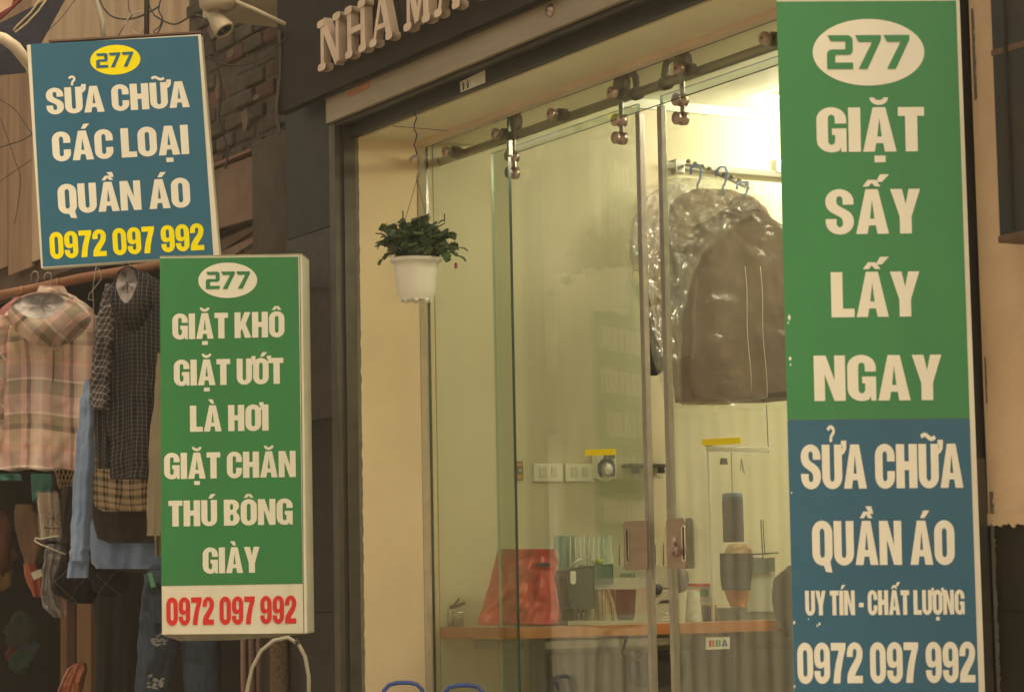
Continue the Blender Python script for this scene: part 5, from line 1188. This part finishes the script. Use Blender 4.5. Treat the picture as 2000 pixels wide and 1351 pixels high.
nj = garment('navy_check_shirt', 'navy check hooded shirt with grey lining next to the green sign', 'shirt',
  [('shirt_body', [(534,238,290),(548,222,312),(580,208,330),(640,198,334),(760,200,334),(860,212,332),(935,216,330)], 9.45, .075, navyc, dict(seed=71,nf=2.2,fold=.012,nx=50,ny=80,cr=.010,cf=9)),
   ('sleeve', [(556,206,232),(600,194,226),(680,182,220),(760,176,216),(800,178,214)], 9.36, .035, navys, dict(seed=72,nf=1,fold=.006,cr=.016,cf=12,nx=36,ny=70)),
   ('sleeve_cuff', [(756,176,214),(800,182,214),(860,186,216),(915,188,218)], 9.40, .03, navyc, dict(seed=73,nf=1))],
  (hkS(252,530,16,9.4),M['hangwire']), GS)
hood(nj, {'c':(258,588),'r':(44,62),'pt':.35}, {'c':(252,560),'r':(20,36),'pt':.3}, 9.22, .07, navyc, mat('grey_jersey', (.36,.32,.31), .9, bump=.3))
garment('sky_blue_sweatshirt', 'sky blue sweatshirt with its long sleeve hanging below the check shirt', 'sweatshirt',
  [('sleeve', [(742,168,178),(780,158,184),(860,150,186),(960,142,182),(1060,138,176),(1095,136,174)], 9.60, .035, lblue, dict(seed=81,nf=1.2,cr=.008,cf=10,nx=36,ny=80)),
   ('cuff', [(1092,136,174),(1098,134,174),(1128,131,173)], 9.60, .03, lblue, dict(seed=82,nf=1,ny=10)),
   ('body', [(900,160,300),(1000,172,330),(1075,176,330),(1100,180,325),(1110,188,318)], 9.85, .06, lblue, dict(seed=83,nf=2.5,fold=.012))], group=GS)
garment('tan_plaid_shirt', 'tan and black plaid shirt, hem showing beneath the navy check shirt', 'shirt',
  [('shirt_body', [(740,178,300),(880,176,300),(950,178,318),(990,186,322),(998,200,320)], 9.72, .055, tanp, dict(seed=86,nf=2.5,fold=.012,nx=36))], group=GS)
garment('brown_undershirt', 'dark brown cloth hem below the tan plaid shirt', 'shirt',
  [('cloth_body', [(940,172,322),(1000,178,326),(1050,190,326),(1060,210,322)], 9.80, .04, mat('dark_brown_cloth', (.06,.045,.04), .95, bump=.3), dict(seed=88,nf=2))], group=GS)
garment('khaki_jacket', 'khaki jacket edge with a buttoned cuff squeezed against the green sign', 'jacket',
  [('sleeve', [(690,306,330),(760,302,330),(860,292,330),(960,288,330),(1046,286,326)], 9.30, .025, khaki, dict(seed=90,nf=1)),
   ('cuff', [(1040,300,330),(1060,302,330),(1086,304,330)], 9.36, .02, khaki, dict(seed=91,nf=1,ny=10))], group=GS)
b_ = atd(305,1038,9.26)
# jeans
den = mat('blue_denim', (.055,.085,.125), .95, scale=9, c2=(.030,.045,.068), stretch=(2,2,.7), bump=.3, bscale=120)
jn = garment('ripped_jeans', 'faded blue ripped jeans hanging below the green sign, price tag at the waist', 'jeans',
  [('left_leg', [(1120,282,345),(1180,275,352),(1240,270,352),(1351,264,330),(1480,262,322)], 9.15, .05, den, dict(seed=95,nf=1.2,fold=.006,cr=.012,cf=10,nx=40,ny=80)),
   ('right_leg', [(1120,340,405),(1180,345,420),(1240,352,430),(1300,358,432),(1480,362,432)], 9.18, .05, den, dict(seed=96,nf=1.2,fold=.006,cr=.012,cf=10,nx=40,ny=80)),
   ('waistband', [(1112,290,400),(1124,284,404),(1136,282,406)], 9.10, .055, den, dict(seed=97,nf=1,ny=10,fold=.003))], group=GS)
part('size_tag', MB().slab([A(288,1119,8.98),A(296,1117,8.98),A(304,1145,8.98),A(295,1147,8.98)], FH*.002), mat('mint_tag', (.10,.42,.22), .6), jn)
part('pocket_patch', cloth_grid([(1162,288,330),(1185,290,330),(1215,296,328)], 9.06, .004, seed=98, nf=1, fold=.002), mat('pocket_denim', (.035,.055,.085), .95, scale=30), jn)
for (cx, cy) in ((305,1245),(300,1330)):
    mb = MB(); rn2 = random.Random(cx)
    for k in range(22):
        x = cx+rn2.uniform(-14,14); y = cy+rn2.uniform(-13,13); mb.slab([A(x,y,9.03),A(x+rn2.uniform(5,11),y+rn2.uniform(-3,3),9.03),A(x+6,y+3,9.03),A(x,y+3,9.03)], FH*.002)
    part('frayed_rip', mb, mat('white_fray', (.35,.35,.33), .95), jn, kind='stuff')
# far clutter of the stall: caps, bags, basket, packs
mats_ = {}
def blob(name, label, cat, c, r, d, m_, group=None, sq=1.0, seed=0, fr=.15):
    p_ = atd(*c, d); s_ = d/FPX; rn3 = random.Random(seed); ph = [rn3.uniform(0,6.28) for _ in range(6)]; mb = MB(); nu, nv = 26, 16; pts = []
    for j in range(nv):
        th = math.pi*j/(nv-1)
        for i in range(nu):
            a_ = 2*math.pi*i/nu; k = 1+fr*(math.sin(3*a_+ph[0]+2*th)+.6*math.sin(5*a_+ph[1])*math.sin(4*th+ph[2])+.5*math.sin(9*th+ph[3]+2*a_))
            v = Rt0*math.cos(a_)*math.sin(th)*r[0]*s_*k + FH*math.sin(a_)*math.sin(th)*r[0]*s_*k*.6*sq + Vector((0,0,1))*math.cos(th)*r[1]*s_*(1+fr*.4*math.sin(2*a_+ph[4]))
            pts.append(p_+v)
    mb.grid(pts, nu, nv, closed_u=True, uvs=[((q-p_).dot(Rt0),(q-p_).z) for q in pts])
    return solo(name, mb, m_, label, cat, group)
t = thing('woven_basket', 'small round rattan basket behind the blue sleeve', 'basket', A(124,960,10.4))
c = A(128,905,10.4); s_ = 10.4/FPX; rat = mat('rattan', (.45,.28,.13), .7, var=.12)
part('rim', MB().lathe(c,(0,0,1),[(24*s_,-4*s_),(27*s_,-4*s_),(27*s_,5*s_),(24*s_,5*s_)],24), rat, t)
for k in range(14):
    a_ = 2*math.pi*k/14; part('strand', MB().tube([c+Vector((math.cos(a_+i*.25)*(24-3*i)*s_, math.sin(a_+i*.25)*(24-3*i)*s_, -i*12*s_)) for i in range(5)], .0028, 5), rat, t)
pk_ = thing('wrapped_snack_pack', 'clear packet with brown printed star pattern left of the blue sleeve', 'packet', A(95,1050,10.2))
part('packet', cloth_grid([(962,74,116),(985,74,118),(1020,78,120),(1050,80,122)], 10.2, .02, seed=101, nf=2, fold=.004), mat('kraft_pack', (.50,.38,.27), .35, scale=20, c2=(.36,.22,.15), coat=.5, bump=.3), pk_)
mb = MB(); 
for k in range(8):
    a_ = math.pi*k/4+.2; mb.tube([A(104,1012,10.13),A(104+15*math.cos(a_),1012+14*math.sin(a_),10.13)], .0018, 4)
mb.tube([A(86,1030,10.13),A(118,1032,10.13)], .004, 4)
part('printed_star', mb, mat('maroon_ink', (.10,.03,.025), .6), pk_)
part('packet_film', cloth_grid([(958,70,118),(990,72,122),(1050,76,126),(1056,80,124)], 10.1, .02, seed=102, nf=3, fold=.008, back=False), M['film2'], pk_)
solo('grey_cloth_bundle', cloth_grid([(950,122,146),(1000,116,142),(1060,112,140)], 10.25, .03, seed=103, nf=1), mat('grey_brown', (.09,.08,.07), .95), 'dark grey folded cloth hanging right of the clear packet', 'cloth')
solo('wire_hanger', MB().tube([A(128,1082,9.9),A(78,1062,9.9),A(67,1055,9.9),A(70,1050,9.9),A(80,1052,9.9),A(100,1048,9.9),A(116,1046,9.9)], .0032, 6), M['cream_pvc'], 'white wire hanger poking out left of the blue sleeve', 'hanger')
solo('steel_hanger', MB().tube([A(184,586,9.5),A(172,585,9.5),A(174,574,9.5),A(182,566,9.5),A(198,545,9.5),A(196,530,9.5),A(188,520,9.5),A(184,545,9.5),A(181,566,9.5),A(183,600,9.5),A(184,680,9.55)], .0022, 6), M['hangwire'], 'bent steel wire hanger between the pink jacket and check shirt', 'hanger')
solo('black_plaid_skirt', cloth_grid([(1098,118,200),(1130,104,196),(1160,106,190),(1178,150,182)], 10.0, .05, seed=104, nf=2), blkp, 'black plaid cap shaped cloth under the blue cuff', 'cloth', 'black plaid clothes below the blue sweatshirt')
blob('plaid_hat', 'rounded black plaid hat right of the blue cuff', 'hat', (215,1138), (38,26), 9.95, blkp, 'black plaid clothes below the blue sweatshirt', seed=6, fr=.06)
solo('black_trousers', cloth_grid([(1120,180,285),(1200,184,280),(1300,186,270),(1480,170,262)], 10.3, .05, seed=105, nf=2), mat('black_cloth', (.020,.018,.016), .95), 'black trousers hanging left of the ripped jeans', 'trousers')
solo('clear_bag', cloth_grid([(1062,92,128),(1085,86,132),(1120,84,122),(1160,80,134),(1185,84,150),(1205,104,140)], 10.1, .05, seed=8, nf=3, fold=.015, back=False, nx=40, ny=60, cr=.02, cf=14), film_mat('brown_film', (.72,.52,.42), .22, .12), 'clear brownish crinkled plastic bag beneath the white wire hanger', 'bag')
solo('orange_bag', cloth_grid([(1100,46,70),(1130,50,82),(1165,66,84)], 10.6, .03, seed=106, nf=1), mat('coral_bag', (.45,.10,.06), .5), 'coral red bag low at the left with a pale square label', 'bag')
solo('pale_square_label', MB().slab([A(60,1118,10.4),A(80,1110,10.4),A(84,1124,10.4),A(66,1132,10.4)], FH*.002), M['cream_pvc'], 'pale square label on the coral red bag', 'label')
solo('kraft_sack', cloth_grid([(985,30,70),(1010,28,76),(1060,36,90),(1100,48,80)], 10.8, .04, seed=107, nf=1), mat('kraft_sack', (.16,.085,.05), .8), 'brown sack behind the coral red bag', 'sack')
solo('wrapped_orange_pack', cloth_grid([(1294,146,168),(1305,132,170),(1325,122,166),(1351,112,160),(1390,108,156)], 9.9, .045, seed=9, nf=2.5, fold=.012, nx=40, ny=40, cr=.02, cf=16), mat('orange_wrap', (.48,.16,.08), .25, scale=14, c2=(.28,.08,.04), bump=.6, bscale=30), 'shiny orange plastic wrapped bundle at the bottom edge', 'bundle')
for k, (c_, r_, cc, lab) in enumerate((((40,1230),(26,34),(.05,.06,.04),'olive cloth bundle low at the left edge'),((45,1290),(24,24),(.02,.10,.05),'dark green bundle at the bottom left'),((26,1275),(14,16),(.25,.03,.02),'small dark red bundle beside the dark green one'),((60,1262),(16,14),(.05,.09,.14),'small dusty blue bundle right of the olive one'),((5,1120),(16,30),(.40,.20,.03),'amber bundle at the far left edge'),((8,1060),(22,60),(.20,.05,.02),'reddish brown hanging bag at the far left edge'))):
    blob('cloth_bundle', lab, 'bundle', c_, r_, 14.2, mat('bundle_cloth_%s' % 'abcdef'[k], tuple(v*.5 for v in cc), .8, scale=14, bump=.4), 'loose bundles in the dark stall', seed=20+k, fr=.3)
solo('teal_cloth', cloth_grid([(925,0,40),(932,0,42),(938,0,44)], 10.9, .02, seed=108, nf=1, ny=8), mat('teal_cloth', (.03,.16,.13), .9), 'strip of teal cloth under the pink plaid jacket hem', 'cloth')
solo('green_cloth', cloth_grid([(925,60,104),(960,62,100),(980,64,74)], 10.8, .02, seed=109, nf=1, ny=12), MATS['teal_cloth'], 'dark teal cloth hanging between pink jacket and basket', 'cloth')

# ------------------------------------------------------------------ across the street (seen mirrored in the glass)
ob = thing('opposite_building', 'low houses across the alley, seen only as reflections in the glass', 'building', (-12,-3.4,0))
part('wall', MB().box(-30,8,-4.2,-3.4,0,5.2), mat('opposite_wall', (.28,.225,.15), .85, scale=1.2, c2=(.20,.16,.11)), ob)
part('gate_backing', MB().box(-24,-9.6,-3.4,-3.36,.1,2.75), mat('gate_dark', (.05,.042,.03), .8), ob)
cg2 = MB(); x = -23.9
while x < -9.7:
    cg2.box(x, x+.075, -3.33, -3.27, .1, 2.75); x += .215
part('folding_gate_bars', cg2, mat('gate_paint', (.80,.76,.64), .5, var=.05), ob, kind='stuff')
part('shutter_hood', MB().box(-24,-9.6,-3.4,-3.2,2.75,3.3), mat('brown_hood', (.16,.09,.055), .7), ob)
for wx in (-22,-18,-14,-6,-2):
    w_ = part('window', MB().box(wx,wx+1.2,-3.4,-3.36,3.7,4.7), mat('window_frame', (.3,.3,.27), .6), ob); part('window_glass', MB().box(wx+.08,wx+1.12,-3.36,-3.35,3.78,4.62), mat('dark_pane', (.03,.035,.04), .1), w_)
part('roof', MB().box(-30.2,8.2,-4.3,-3.1,5.2,5.35), concrete, ob)

# ------------------------------------------------------------------ thin haze volume added to lift the dark tones
hz = MB().box(-56, 36, -46, 46, -1.0, 7.2)
hm = bpy.data.materials.new('haze_lift'); hm.use_nodes = True; hn = hm.node_tree; hn.nodes.remove(hn.nodes['Principled BSDF'])
pv = hn.nodes.new('ShaderNodeVolumePrincipled'); pv.inputs['Color'].default_value = (.92,.84,.70,1); pv.inputs['Density'].default_value = .0035; pv.inputs['Anisotropy'].default_value = 0.2
hn.links.new(pv.outputs[0], hn.nodes['Material Output'].inputs['Volume'])
part('haze', hz, hm, None, kind='stuff')
